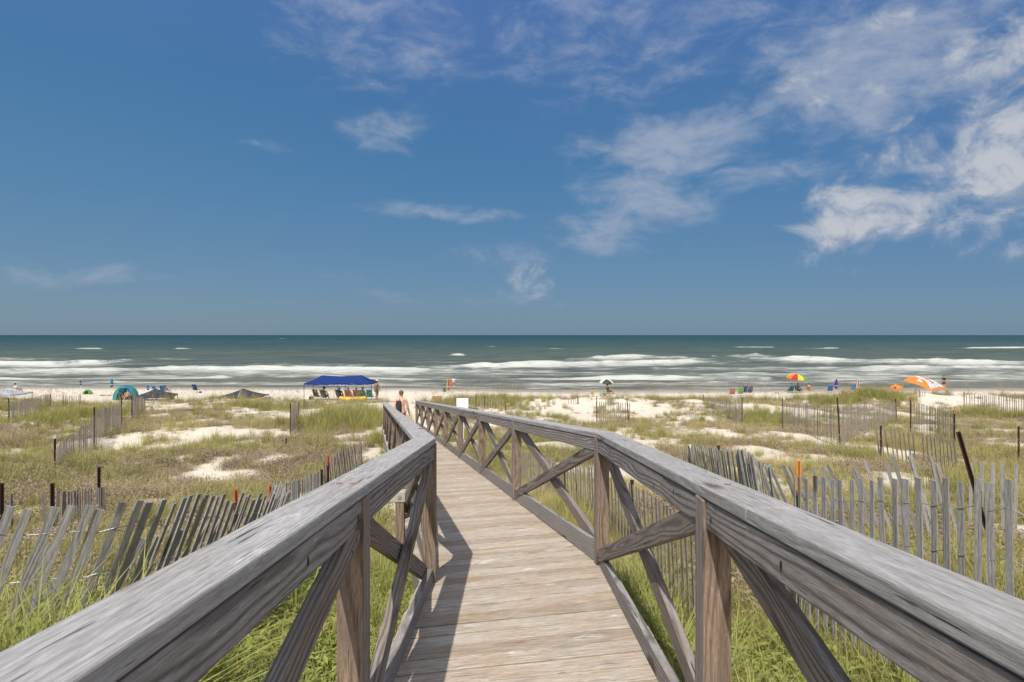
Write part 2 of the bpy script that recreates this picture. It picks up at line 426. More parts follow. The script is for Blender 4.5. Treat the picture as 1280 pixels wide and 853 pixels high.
def make_sea():
    rows = [78.0]
    while rows[-1] < 1500: rows.append(rows[-1] * 1.0042)
    while rows[-1] < 70000: rows.append(rows[-1] * 1.08)
    Yr = np.array(rows)
    U = np.concatenate([np.linspace(-6, -1.15, 30)[:-1], np.linspace(-1.15, 1.15, 620), np.linspace(1.15, 6, 30)[1:]])
    Ug, Yg = np.meshgrid(U, Yr)
    X = Ug * Yg
    PX = Ug * F + CX; PY = HY + E * F / Yg
    foam = np.zeros_like(X); z = np.zeros_like(X)
    # swell, broken into uneven crests
    wob = (fbm(X * 0.012, Yg * 0.02, 61, 3) - 0.5)
    far = 1 - sstep(500, 1500, Yg)
    z += far * 0.20 * np.sin(Yg / 14.0 * 2 * math.pi + wob * 14) * (0.3 + fbm(X * .02, Yg * .02, 63, 2))
    z += far * 0.14 * (fbm(X * 0.10, Yg * 0.22, 66, 4) - 0.5)
    streak = fbm(X * 0.11, Yg * 0.30, 70, 4); streak2 = fbm(X * 0.5, Yg * 0.9, 75, 3)
    for k, (cx, cy, st, tail, hgt) in enumerate(CRESTS):
        yc = np.interp(PX, cx, cy) + (fbm(PX * 0.03, PX * 0 + k * 9.1, 80 + k, 3) - 0.5) * min(2.2, tail * 0.6)
        s = np.interp(PX, cx, st, left=0 if st[0] == 0 else st[0], right=0 if st[-1] == 0 else st[-1])
        if cx[0] > -100: s = s * sstep(cx[0] - 12, cx[0] + 1, PX)
        if cx[-1] < 1350: s = s * (1 - sstep(cx[-1] - 1, cx[-1] + 12, PX))
        s = s * (0.74 + 0.50 * sstep(0.30, 0.62, fbm(PX * 0.018, PX * 0 + k * 3.7 + PY * .05, 140 + k, 3)))
        tl = tail * (0.55 + 0.9 * fbm(PX * 0.02, PX * 0 + k * 5.3, 110 + k, 3))
        d = PY - yc
        body = sstep(-0.35, 0.25, d) * np.exp(-np.maximum(d, 0) / np.maximum(tl * 1.1, .2))
        lace = np.clip(1.2 - np.maximum(d, 0) / (tl + .3) * (0.25 + 1.3 * streak), 0, 1)
        foam = np.maximum(foam, s * np.clip(body * 1.25 * (0.62 + 0.75 * streak2) * (0.45 + 0.55 * lace), 0, 1))
        wdt = Yg * Yg / (E * F)      # metres of distance per photo row
        dd = d * wdt
        z += s * hgt * 0.75 * np.where(dd < 0, np.exp(-(dd / 3.5) ** 2), np.exp(-(dd / 1.3) ** 2)) * far
    # run-up of thin foam at the shore
    gr = ground(X.ravel(), Yg.ravel()).reshape(X.shape)
    dep = np.clip(-gr, -1, 9)
    runup = np.exp(-((dep - 0.10) / 0.10) ** 2) * sstep(0.42, 0.62, fbm(X * 0.12, Yg * 0.3, 91, 3)) * 0.55
    foam = np.maximum(foam, runup)
    # drifting foam in the surf zone
    surf = sstep(446, 462, PY) * (1 - sstep(484, 488, PY))
    drift = sstep(0.46, 0.70, fbm(X * 0.05 + 4, Yg * 0.16, 95, 5)) * surf * 0.58
    foam = np.maximum(foam, drift)
    z = z * sstep(0.0, 1.2, dep)
    verts = np.stack([X, Yg, z], -1).reshape(-1, 3)
    ny, nx = X.shape
    i = np.arange(nx * ny).reshape(ny, nx)
    faces = np.stack([i[:-1, :-1], i[:-1, 1:], i[1:, 1:], i[1:, :-1]], -1).reshape(-1, 4)
    me = bpy.data.meshes.new('sea_water')
    me.vertices.add(len(verts)); me.vertices.foreach_set('co', verts.astype(np.float32).ravel())
    me.loops.add(faces.size); me.loops.foreach_set('vertex_index', faces.astype(np.int32).ravel())
    me.polygons.add(len(faces)); me.polygons.foreach_set('loop_start', (np.arange(len(faces)) * 4).astype(np.int32))
    me.update(calc_edges=True); me.polygons.foreach_set('use_smooth', [True] * len(faces))
    a = me.attributes.new('foam', 'FLOAT', 'POINT'); a.data.foreach_set('value', foam.astype(np.float32).ravel())
    silt = np.interp(PY + (fbm(X * 0.004, Yg * 0.012, 99, 4) - .5) * 14 * sstep(421, 436, PY), [419, 421, 426, 434, 446, 458, 475, 490], [0, .05, .22, .45, .62, .75, .9, 1.0])
    a = me.attributes.new('silt', 'FLOAT', 'POINT'); a.data.foreach_set('value', silt.astype(np.float32).ravel())
    m, t, p = new_mat('sea_water')
    g = t.new('ShaderNodeTexCoord').outputs['Object']
    cr = t.new('ShaderNodeValToRGB'); t.set(cr.inputs[0], t.attr('silt').outputs['Fac'])
    e = cr.color_ramp.elements
    e[0].position = 0; e[0].color = (0.010, 0.045, 0.062, 1)
    e[1].position = 1; e[1].color = (0.155, 0.145, 0.110, 1)
    for ps, c in ((0.25, (0.026, 0.068, 0.067)), (0.5, (0.070, 0.098, 0.078)), (0.78, (0.105, 0.115, 0.090))):
        q = e.new(ps); q.color = (*c, 1)
    trough_shade = t.noise(t.scale(g, (0.05, 0.16, 1)), 1, 7, 0.66)  # wave trough shading, painted as dark streaks into the water colour
    col = t.mix(t.ramp(trough_shade, 0.38, 0.64, 0, 0.85), cr.outputs[0], t.mix(0.55, cr.outputs[0], (0.02, 0.03, 0.024)))
    fo = t.attr('foam').outputs['Fac']
    tex = t.noise(t.scale(g, (0.22, 0.50, 1)), 1, 7, 0.70)
    ff = t.ramp(t.math('ADD', fo, t.math('MULTIPLY', t.math('SUBTRACT', tex, 0.5), 1.7)), 0.10, 1.05)
    ff = t.math('MULTIPLY', ff, t.ramp(fo, 0.01, 0.10))
    col = t.mix(ff, col, t.mix(tex, (0.36, 0.37, 0.325), (0.56, 0.56, 0.515)))
    t.set(p.inputs['Base Color'], col)
    t.set(p.inputs['Roughness'], t.ramp(ff, 0, 1, 0.5, 0.9)); t.set(p.inputs['Specular IOR Level'], t.ramp(ff, 0, 0.8, 0.14, 0.04))
    h = t.math('ADD', t.noise(t.scale(g, (0.5, 1.4, 1)), 1, 5, 0.6), t.math('MULTIPLY', t.noise(t.scale(g, (0.06, 0.22, 1)), 1, 3), 2.0))
    t.set(p.inputs['Normal'], t.bump(h, 0.9, 0.5))
    me.materials.append(m)
    o = bpy.data.objects.new('sea_water', me); COL.objects.link(o)
    tag(o, 'green grey sea with rows of white breaking surf', kind='structure')
make_sea()

# ------------------------------------------------------------------ boardwalk
walk = empty('wooden_boardwalk', (0.05, 4.3, E - 1.6))
tag(walk, 'weathered wooden boardwalk with cross braced handrails leading over the dunes to the beach', 'boardwalk')
WOFF = Vector((0.05, 4.3, E - 1.6))
RAILH = 0.914
class Section:
    """a straight stretch of one handrail: O = start of the cap's inner top edge, d = along it, out = away from the walkway"""
    def __init__(s, A, B, side, t0=0.0, t1=0.0):
        s.A = Vector(A); s.B = Vector(B); s.L = (s.B - s.A).length
        s.d = (s.B - s.A).normalized()
        h = Vector((s.d.x, s.d.y, 0)).normalized()
        s.out = Vector((h.y, -h.x, 0)) * side
        s.side = side; s.t0 = t0; s.t1 = t1      # mitre: extra length per metre outward at each end
        s.hlen = math.hypot(s.d.x, s.d.y)
    def P(s, along, out, up):
        return s.A + s.d * along + s.out * out + Vector((0, 0, up))
    def frame(s):
        M_ = Matrix.Identity(4)
        return M_

def board(name, sec, s0, s1, o0, o1, h0, h1, mat, mitre=True, bevel=0.004, tint=None, extra=None):
    """a rectangular board along the rail, its ends cut to the mitre of the bend"""
    b = MB(); g = rgc(); tint = random.uniform(-0.7, 0.7) if tint is None else tint
    c = []; gc = []
    for h in (h0, h1):
        for o in (o0, o1):
            for s, tt, at_end in ((s0, sec.t0, s0 <= 0.001), (s1, sec.t1, s1 >= sec.L - 0.001)):
                sh = 0
                if mitre and at_end: sh = tt * o * (1 if s == s1 else -1)
                c.append(sec.P(s + sh, o, h) - WOFF); gc.append((s + g[0], h + g[1], o + g[2]))
    # x = along, y = out, z = up ; keep outward normals for both sides
    b.hexa(c, 0, gc, tint)
    if sec.side > 0: b.f = [f[::-1] for f in b.f]
    mats = [mat]
    if extra: extra(b, mats)
    return b.build(name, mats, walk, bevel=bevel)

def brace(sec, sa, ha, sb, hb, o0, o1, w=0.089, mat='brace', nailed=False):
    """a diagonal board with plumb-cut ends between two posts"""
    b = MB(); g = rgc()
    a = math.atan2(hb - ha, sb - sa); ta = math.tan(a)
    c = []; gc = []
    for o in (o0, o1):
        for v in (-w / 2, w / 2):
            for (s, h) in ((sa, ha), (sb, hb)):
                k = v * ta
                ps = s - v * math.sin(a) + k * math.cos(a); ph = h + v * math.cos(a) + k * math.sin(a)
                c.append(sec.P(ps, o, ph) - WOFF)
                gc.append((ps / math.cos(a) + g[0], v + g[1], o + g[2]))
    b.hexa(c, 0, gc, random.uniform(-0.5, 0.5))
    if sec.side < 0: b.f = [f[::-1] for f in b.f]
    mats = [M[mat]]
    if nailed:      # nail heads near both ends
        mats.append(M['hole'])
        for t_ in (0.022, 0.04, 0.955, 0.978):
            s_ = sa + (sb - sa) * t_; h_ = ha + (hb - ha) * t_ + random.uniform(-.022, .022)
            b.add([sec.P(s_ + .006 * math.cos(i / 8 * 6.283), o0 - .0012, h_ + .006 * math.sin(i / 8 * 6.283)) - WOFF for i in range(8)], [tuple(range(8))], 1)
    b.build('brace', mats, walk, bevel=0.004)

def post(p, ang, zt_, zb, w=0.089, label=None):
    """4x4 post, its inner face's centre at p (world x, y); the faces towards the land keep their brown, the others are grey"""
    b = MB(); g = rgc()
    R = Matrix.Translation(Vector((p[0], p[1], 0)) - Vector((WOFF.x, WOFF.y, 0))) @ Matrix.Rotation(ang, 4, 'Z')
    b.box(-w / 2, w / 2, -w / 2, w / 2, zb - WOFF.z, zt_ - WOFF.z, mat=[1, 1, 0, 0, 1, 1], M=R, tint=random.uniform(-0.5, 0.5), goff=(g[0], g[1], g[2]), gaxis=2)
    return b.build('post', [M['post'], M['postside']], walk, bevel=0.005)

# rail lines
R1 = Vector((0.585, 4.46, E - 0.680)); L1 = Vector((-0.486, 4.09, E - 0.655))
dn = Vector((-0.005, 1, -0.084)); df = Vector((-0.216, 1, -0.0908))
YN = -1.25
R0 = R1 + dn * (YN - R1.y); L0 = L1 + dn * (YN - L1.y)
R2 = R1 + df * (23.75 - R1.y); L2 = L1 + df * (21.2 - L1.y)
th = math.atan2(0.216, 1) - math.atan2(0.005, 1)
mt = math.tan(th / 2)
RN = Section(R0, R1, 1, 0, mt); RF = Section(R1, R2, 1, mt, 0)      # outer side of the bend: longer
LN = Section(L0, L1, -1, 0, -mt); LF = Section(L1, L2, -1, -mt, 0)
CAPW, CAPT = 0.140, 0.038
PO = -0.004 + 0.0445    # post centre, outward of the cap's inner edge
def s_at(sec, y):
    return (y - sec.A.y) / sec.d.y
pxposts = [645 - 4, 599, 573, 555, 543, 534, 526, 519.6]
YRF = [1238.7 / (p - 467.2) for p in pxposts]; YRF[-1] = 23.70
YLF = [6.5, 8.9, 11.3, 13.7, 16.1, 18.6, 21.15]

def screws(b, mats, sec, ss):
    mats += [M['screw']]
    k = len(mats) - 1
    for s in ss:
        for o in (0.045, 0.092):
            s_ = s + random.uniform(-0.02, 0.02)
            if not (0.1 < s_ < sec.L - .05): continue
            ring = []
            for i in range(10):
                a = i / 10 * 2 * math.pi
                ring.append(sec.P(s_ + 0.015 * math.cos(a), o + 0.011 * math.sin(a), 0.0012) - WOFF)
            fc = tuple(range(10)) if sec.side < 0 else tuple(range(10))[::-1]
            b.add(ring, [fc], k)

def nails(b, mats, sec, pts, o):
    mats += [M['hole']]; k = len(mats) - 1
    for (s, h) in pts:
        ring = [sec.P(s + 0.007 * math.cos(i / 8 * 2 * math.pi), o - 0.0012, h + 0.012 * math.sin(i / 8 * 2 * math.pi)) - WOFF for i in range(8)]
        fc = tuple(range(8)) if sec.side < 0 else tuple(range(8))[::-1]
        b.add(ring, [fc], k)

def rails(sec, post_s, cap_joints, near):
    side = sec.side
    # cap boards
    js = [0] + cap_joints + [sec.L]
    for i in range(len(js) - 1):
        s0, s1 = js[i] + (0.0015 if i else 0), js[i + 1] - (0.0015 if i < len(js) - 2 else 0)
        ps = [q for q in post_s if s0 - .05 < q < s1 + .05]
        board('cap_rail', sec, s0, s1, 0, CAPW, -CAPT, 0, M['cap'], bevel=0.005,
              extra=(lambda b, mats: screws(b, mats, sec, ps)) if near else None)
    # bays between posts
    hw = 0.0445
    for i in range(len(post_s) - 1):
        a = post_s[i] + hw + 0.002; c = post_s[i + 1] - hw - 0.002
        ft = -CAPT - 0.005; fb = ft - 0.089
        ex = None
        if near:
            ex = lambda b, mats, a=a, c=c: nails(b, mats, sec, [(a + .30, ft - .035), (a + .62, fb + .03), (c - .05, ft - .05), (c - .55, fb + .04)], 0.004)
        board('side_rail', sec, a, c, 0.004, 0.042, fb, ft, M['rail'], mitre=False, extra=ex)
        tb = -RAILH + 0.002; tt = tb + (0.089 if near else 0.140)
        board('toe_board', sec, a, c, 0.014, 0.052, tb, tt, M['rail'], mitre=False)
        up = -0.108; lo = -RAILH + 0.067
        if side > 0:
            brace(sec, a, up, c, lo, 0.008, 0.046, nailed=near); brace(sec, a, lo, c, up - .02, 0.0545, 0.0925)
        else:
            brace(sec, a, lo, c, up - .02, 0.008, 0.046, nailed=near); brace(sec, a, up, c, lo, 0.0545, 0.0925)

for sec, ys, joints in ((RN, [-0.41, 2.03], [2.9]), (LN, [-0.41, 2.09], [])):
    ps = [s_at(sec, y) for y in ys]
    rails(sec, [-0.02] + ps + [sec.L + (sec.t1 * PO)], joints, True)
    for s in ps:
        q = sec.P(s, PO, 0); gzz = gz(q.x, q.y)
        post((q.x, q.y), 0.0, q.z - CAPT - 0.001, gzz - 0.4)
for sec, ys, joints in ((RF, YRF, [4.95, 9.9, 14.6]), (LF, YLF, [4.9, 9.7, 14.5])):
    ps = [s_at(sec, y) for y in ys]
    rails(sec, [sec.t0 * -PO] + ps, joints, False)
    for s in ps:
        q = sec.P(s, PO, 0)
        post((q.x, q.y), math.atan(0.216), q.z - CAPT - 0.001, gz(q.x, q.y) - 0.4)
for sec in (RF, LF):      # posts at the bend
    q = sec.P(-sec.t0 * PO, PO, 0)
    post((q.x, q.y), th / 2, q.z - CAPT - 0.001, gz(q.x, q.y) - 0.4)

# deck: one mesh of planks
def make_deck():
    b = MB()
    def strip(la, lb, ra, rb, n, hl):
        for i in range(n):
            z = random.uniform(-0.0018, 0.0018); g = rgc(); tint = random.uniform(-1, 1)
            f0 = i / n; f1 = (i + 1) / n
            L_a = la.lerp(lb, f0); L_b = la.lerp(lb, f1); R_a = ra.lerp(rb, f0); R_b = ra.lerp(rb, f1)
            gap = random.choice((0.004, 0.005, 0.007, 0.009))
            dv = (L_b - L_a).normalized() * gap
            jl = (L_a - R_a).normalized() * random.uniform(-0.006, 0.006); jr = (R_a - L_a).normalized() * random.uniform(-0.006, 0.006)
            quad = [L_a + dv + jl, R_a + dv + jr, L_b - dv + jl, R_b - dv + jr]
            c = []; gc = []
            for dz in (-0.036, 0.0):
                for k, p in enumerate(quad):
                    c.append(Vector((p.x, p.y, p.z - RAILH + dz + z)) - WOFF)
                    gc.append(((0 if k % 2 == 0 else 1.3) + g[0], (k // 2) * 0.14 + g[1], dz + g[2]))
            b.hexa(c, 0, gc, tint)
    ov = 0.104
    nl0, nl1 = LN.P(0, ov, 0), LN.P(LN.L, ov, 0) + LN.d * (LN.t1 * ov)
    nr0, nr1 = RN.P(0, ov, 0), RN.P(RN.L, ov, 0) + RN.d * (RN.t1 * ov)
    strip(nl0, nl1, nr0, nr1, 39, 1)
    Lend = L1 + df * (23.7 - L1.y - 0.25)
    LE = Section(L1, Lend, -1, -mt, 0)
    fl0, fl1 = nl1, LE.P(LE.L, ov, 0)
    fr0, fr1 = nr1, RF.P(RF.L, ov, 0)
    strip(fl0, fl1, fr0, fr1, 136, 1)
    b.build('deck', [M['deck']], walk, bevel=0.003)
    # side stringers under the deck
    for sec in (RN, RF, LN, LE):
        board('stringer', sec, 0, sec.L, 0.062, 0.100, -RAILH - 0.24, -RAILH - 0.040, M['rail'], mitre=True)
make_deck()
# ------------------------------------------------------------------ sand fences
FG = 'sand fences across the dunes'
def steel_post(parent, p, base, top, lean=(0, 0), paint=None, name='post', r=0.019, origin=None, plabel=None, painted=0.16):
    """T-shaped steel stake"""
    b = MB(); O = origin
    P0 = Vector((p[0], p[1], base)); P1 = Vector((p[0] + lean[0] * (top - base), p[1] + lean[1] * (top - base), top))
    L = (P1 - P0).length; d = (P1 - P0).normalized()
    X = d.cross(Vector((0, 1, 0))).normalized(); Y = X.cross(d)
    R = Matrix((X, -Y, d)).transposed().to_4x4(); R.translation = P0 - O
    cut = L - painted if paint else L
    for z0, z1, mi in ((0, cut, 0), (cut, L, 1)):
        if z1 - z0 < 0.001: continue
        b.box(-r, r, -0.005, 0.004, z0, z1, mi, R); b.box(-0.005, 0.005, 0.0045, 0.038, z0, z1, mi, R)
    for i in range(int(L / 0.055)):
        b.box(-0.006, 0.006, -0.012, -0.0055, i * 0.055 + .02, i * 0.055 + 0.035, 1 if i * .055 + .03 > cut else 0, R)
    o = b.build(name, [M['rust'], M[paint] if paint else M['rust']], parent)
    if plabel: o['label'] = plabel
    return o

def fence(label, nodes, posts=(), lean=(0, 0), gap=0.13, mat='slatfar', jit=0.05, wires=(0.14, 0.39, 0.64, 0.89), hvar=0.015, slatw=0.019, bow=0.0, wr=0.0016, skip=0.02, tiltn=0.0):
    """nodes: (x, y, height above ground of the slat tops); lean: sideways shift of the top per metre (world x, y)"""
    P = [Vector((n[0], n[1], 0)) for n in nodes]; H = [n[2] for n in nodes]
    # smooth path
    seg = [(P[i + 1] - P[i]).length for i in range(len(P) - 1)]; tot = sum(seg)
    cum = [0]
    for q in seg: cum.append(cum[-1] + q)
    tot0 = tot
    def pos_raw(s):
        s = min(max(s, 0), tot0)
        i = 0
        while i < len(seg) - 1 and s > cum[i + 1]: i += 1
        t = (s - cum[i]) / seg[i]
        p0 = P[max(i - 1, 0)]; p1 = P[i]; p2 = P[i + 1]; p3 = P[min(i + 2, len(P) - 1)]
        q = 0.5 * ((2 * p1) + (p2 - p0) * t + (2 * p0 - 5 * p1 + 4 * p2 - p3) * t * t + (3 * p1 - p0 - 3 * p2 + p3) * t ** 3)
        return q, H[i] * (1 - t) + H[i + 1] * t
    M_ = 400; tab = [0.0]; prev = pos_raw(0)[0]
    for i in range(1, M_ + 1):
        q = pos_raw(tot * i / M_)[0]; tab.append(tab[-1] + (q - prev).length); prev = q
    raw_tot = tot; arc = tab[-1]; tot_ = arc
    def pos(s): return pos_raw(float(np.interp(s, tab, [raw_tot * i / M_ for i in range(M_ + 1)])))
    tot = arc
    org = Vector((P[0].x, P[0].y, gz(P[0].x, P[0].y)))
    root = empty('sand_fence', org, 0, label, 'sand fence', FG)
    n = max(2, int(tot / gap)); rows = []
    seed = random.uniform(0, 99)
    b = MB()
    for i in range(n + 1):
        s = i * tot / n
        if random.random() < skip: continue
        p, h = pos(s); q, _ = pos(min(s + 0.03, tot)); q0, _ = pos(max(s - 0.03, 0))
        tan = (q - q0); tan.z = 0; tan.normalize()
        z = gz(p.x, p.y)
        w1 = float(vnoise(seed + s * 0.8, 3.3, 5)) - 0.5; w2 = random.uniform(-1, 1) * jit
        lx = lean[0] + tan.x * (w1 * tiltn + w2) + random.uniform(-.01, .01); ly = lean[1] + tan.y * (w1 * tiltn + w2)
        hh = h + random.uniform(-hvar, hvar)
        p0 = Vector((p.x, p.y, z - 0.08)); p1 = Vector((p.x + lx * hh, p.y + ly * hh, z + hh))
        d = (p1 - p0); L = d.length; d.normalize()
        tn = (tan - d * tan.dot(d)).normalized()
        tw = Matrix.Rotation(random.uniform(-0.16, 0.16), 3, d); tn = tw @ tn
        nn = d.cross(tn)
        w = slatw * random.uniform(0.88, 1.12); th_ = 0.0045
        g = rgc(); c = []; gc = []
        sag = random.uniform(-1, 1) * bow
        tint = random.uniform(-1, 1)
        # three lengths so that slats can bow a little
        zs = (0, 0.5, 1.0)
        vs = []; gcs = []
        for zf in zs:
            base = p0 + d * L * zf + nn * sag * (1 - (2 * zf - 1) ** 2)
            for sx, sy in ((-1, -1), (1, -1), (1, 1), (-1, 1)):
                vs.append(base + tn * sx * w + nn * sy * th_ - org); gcs.append((L * zf + g[0], sx * w + g[1], sy * th_ + g[2]))
        fs = []
        for r in range(2):
            for k in range(4): fs.append((r * 4 + k, r * 4 + (k + 1) % 4, r * 4 + 4 + (k + 1) % 4, r * 4 + 4 + k))
        fs += [(3, 2, 1, 0), (8, 9, 10, 11)]
        b.add(vs, fs, 0, gcs, tint)
        rows.append((p0, p1, d, nn, L))
    b.build('slat_panel', M[mat], root)
    if wires:
        for wd in wires:
            wb = MB()
            pts = []
            for k, (p0, p1, d, nn, L) in enumerate(rows):
                if wd > L - 0.15: continue
                pts.append(p1 - d * wd + nn * (0.0065 if k % 2 else -0.0065) - org)
            if len(pts) > 2:
                wb.tube(pts, wr, 4); wb.build('wire', M['wire'], root)
    for q in posts:
        px_, py_, h = q[0], q[1], q[2]
        paint = q[3] if len(q) > 3 else None
        ln = q[4] if len(q) > 4 else (0, 0)
        z = gz(px_, py_)
        lab = {'orange': 'steel stake with an orange painted top', 'amber': 'steel stake with a yellow orange painted top', 'whitepaint': 'steel stake with a white tip'}.get(paint)
        steel_post(root, (px_, py_), z - 0.2, z + h, ln, paint, origin=org, plabel=lab, painted=0.25 if paint == 'amber' else 0.16 if paint == 'orange' else 0.06)
    return root

def N(px, y, top, extra=0.0):
    """fence node at photo column px, distance y, slat top at photo row top"""
    x = at(px, y)
    return (x, y, max(0.25, zt(top, y) - gz(x, y)) + extra)
def PT(px, y, top, paint=None, lean=(0, 0)):
    x = at(px, y)
    return (x, y, max(0.3, zt(top, y) - gz(x, y)), paint, lean)

# near pair beside the walkway
fence('grey slat fence leaning right beside the near left handrail, ending at an orange topped stake',
      [(-3.35, 2.9, 1.16), (-2.50, 3.35, 1.17), (-2.33, 3.9, 1.10), (-2.25, 4.6, .98), (-2.25, 5.3, .86), (-2.4, 6.0, .82), (-2.72, 6.5, .80)],
      [PT(295, 6.15, 612, 'orange')], lean=(0.36, 0.08), mat='slat', bow=0.01, jit=0.018, gap=0.078, skip=0.03, slatw=0.0195, wr=.0024, hvar=.03)
fence('broken low slat fence slumped just behind the leaning grey fence at far left',
      [(-3.5, 3.35, .85), (-2.6, 3.75, .86), (-2.42, 4.3, .84), (-2.40, 5.0, .78), (-2.5, 5.7, .6)], [], lean=(0.50, 0.20), mat='slat', bow=0.01, jit=0.10, gap=0.125, hvar=0.07, skip=0.06, wires=(0.2, 0.5), slatw=0.02)
fence('upright grey slat fence nearest the right handrail, starting at a yellow orange topped stake',
      [N(996, 4.72, 598), (2.10, 4.62, zt(598, 4.62) - gz(2.10, 4.62)), (2.2, 4.2, zt(598.5, 4.2) - gz(2.2, 4.2)), (2.32, 3.7, zt(599, 3.7) - gz(2.32, 3.7)), (2.47, 3.15, zt(601, 3.15) - gz(2.47, 3.15)), (2.75, 2.5, 1.15), (3.0, 1.9, 1.15)],
      [PT(998, 4.74, 576, 'amber')], lean=(-0.015, 0.0), mat='slat', bow=0.006, jit=0.01, gap=0.084, skip=0, slatw=0.0185, wr=.0024)
fence('long wavy slat fence curving away from the yellow orange topped stake',
      [N(992, 4.85, 580), N(975, 5.4, 575), N(958, 6.1, 566), N(930, 7.2, 562), N(905, 8.4, 560), N(880, 9.6, 559), N(862, 10.6, 561)],
      [PT(862, 10.7, 556, 'whitepaint'), PT(898, 8.7, 557), PT(936, 7.0, 580)], lean=(-0.16, 0.02), mat='slat', gap=0.105, jit=0.05, tiltn=0.5, skip=0.02)
fence('leaning slat fence behind the upright one at right, pulled over by a slanted rusty stake',
      [N(985, 7.8, 581), N(1040, 7.3, 587), N(1100, 7.0, 584), N(1135, 6.9, 577), N(1165, 6.8, 569), N(1195, 6.8, 574), N(1207, 6.8, 580)],
      [], lean=(-0.36, 0.05), mat='slat', gap=0.105, jit=0.07, tiltn=0.25, skip=0.0)
fence('short upright slat fence at the right edge behind the slanted rusty stake',
      [N(1212, 7.9, 579), N(1260, 7.7, 579), N(1330, 7.4, 581)], [], mat='slat', gap=.1, jit=0.02)
o = empty('leaning_stake', (at(1246, 6.8), 6.8, gz(at(1246, 6.8), 6.8)), 0, 'rusty dark steel stake tilted far to the left behind the right hand fence', 'stake')
steel_post(o, (at(1246, 6.75), 6.75), gz(at(1246, 6.75), 6.75) - .1, zt(540, 6.75), (-.29, 0), None, 'stake_shaft', 0.020, origin=o.location.copy())
fence('slat fence running low along the right side of the boardwalk beyond its bend',
      [N(890, 4.3, 662), N(850, 5.1, 636), N(805, 6.3, 610), N(760, 7.7, 593), N(706, 10, 580), N(672, 12, 569), N(648, 13.6, 562)],
      [PT(706, 10.1, 577), PT(790, 6.9, 600)], mat='slatfar', jit=0.04, tiltn=0.15, lean=(-.05, 0))
# left middle distance
fence('slat fence with two stakes beyond the leaning left fence, near the left edge',
      [N(58, 7.6, 616), N(80, 7.8, 614), N(108, 8.6, 612), N(130, 9.6, 609)], [PT(66, 7.5, 604), PT(124, 9.4, 584)], jit=0.05, gap=0.085)
fence('scrap of slat fence with a rusty stake cut by the left edge of the view',
      [N(-40, 7.5, 622), N(-10, 7.6, 616), N(15, 7.9, 616)], [PT(3, 7.7, 604)], jit=0.08)
fence('brown slat fence climbing from a white tipped stake towards the teal tent',
      [N(70, 14, 562), N(84, 16, 550), N(100, 18.5, 534), N(118, 21, 519), N(140, 25, 508), N(152, 28, 504)], [PT(69, 14, 545, 'whitepaint'), PT(118, 21, 509)], jit=0.06, tiltn=0.3)
fence('short brown slat fence between two stakes in front of the lowered dark canopy',
      [N(165, 29.5, 498), N(172, 32, 498), N(181, 36, 499)], [PT(165, 29.5, 495), PT(181, 36, 497), PT(152, 28, 497)], jit=0.05)
fence('faint slat fence on the dune crest at the left edge, from a stake to another',
      [N(11, 29, 503), N(30, 33, 499), N(46, 37, 496), N(63, 40, 494)], [PT(11, 29, 498), PT(63, 40, 492)], jit=0.04)
fence('tiny slat fence between two stakes on the left crest below the green shade',
      [N(79, 40.5, 496), N(90, 41, 495), N(100, 41, 495)], [PT(79, 40.5, 494), PT(100, 41, 493)], jit=0.04)
fence('narrow slat fence between two dark stakes in tall grass left of the boardwalk end',
      [N(363, 24, 509), N(368, 28, 506), N(373, 33, 504)], [PT(363, 24, 504), PT(373.5, 33, 502)], jit=0.03)
fence('far scrap of slat fence under the left end of the blue canopy',
      [N(380, 38, 499), N(386, 39, 499)], [PT(380, 38, 496)], jit=0.08)
fence('small leaning slat scrap with a stake alone in the left dune grass',
      [N(354, 18.8, 552), N(361, 19, 552)], [PT(358, 18.7, 553)], lean=(-.1, 0), jit=0.06)
fence('grey slat fence close to the left handrail, between an orange topped and a plain stake',
      [N(342, 6.7, 610), N(360, 7.4, 604), N(380, 8.4, 597), N(401, 9.6, 590)], [PT(338, 6.6, 607, 'orange'), PT(402, 9.7, 587)], jit=0.02, gap=0.1, mat='slat')
fence('tangled slat fence blown over to the left behind the left handrail',
      [N(411, 9.8, 578), N(420, 10.4, 574), N(430, 11, 566), N(442, 11.8, 558), N(455, 13.0, 556)], [PT(410, 9.75, 569, 'orange')], lean=(-.12, 0), jit=0.16, tiltn=0.7, gap=0.085, hvar=0.08)
# right middle distance
fence('dark slat fence between two tall stakes in front of the rainbow umbrella',
      [N(978, 27, 503), N(1000, 25, 505), N(1025, 22.5, 507), N(1050, 20.5, 508)], [PT(978, 27, 498), PT(1051, 20.4, 497, None, (-.06, 0))], jit=0.03)
fence('slat fence below the red closed umbrella, running off to a second stake',
      [N(1052, 20.6, 508), N(1075, 24, 506), N(1098, 27.5, 505), N(1121, 31, 504)], [PT(1121, 30.8, 499, None, (-.05, 0))], jit=0.03)
fence('slat fence below the orange and white canopy, ending at an amber topped stake',
      [N(1138, 26, 503), N(1155, 25, 506), N(1175, 23.5, 510), N(1193, 22, 513)], [PT(1138, 26, 496, 'orange'), PT(1193, 22, 508, 'amber')], jit=0.03)
fence('sagging slat fence in the right dunes that ends at the slanted rusty stake',
      [N(1101, 16.5, 536), N(1125, 16, 538), N(1150, 15.4, 543), N(1175, 14.8, 548), N(1197, 14.2, 552)], [PT(1101, 16.4, 532)], lean=(-.08, 0), jit=0.03, tiltn=0.15)
fence('slat fence on the bright sand crest at the right edge of the view',
      [N(1205, 38, 493), N(1235, 36.5, 494), N(1262, 35, 496), N(1300, 33.5, 498), N(1340, 33, 499)], [PT(1205, 38, 490)], jit=0.04)
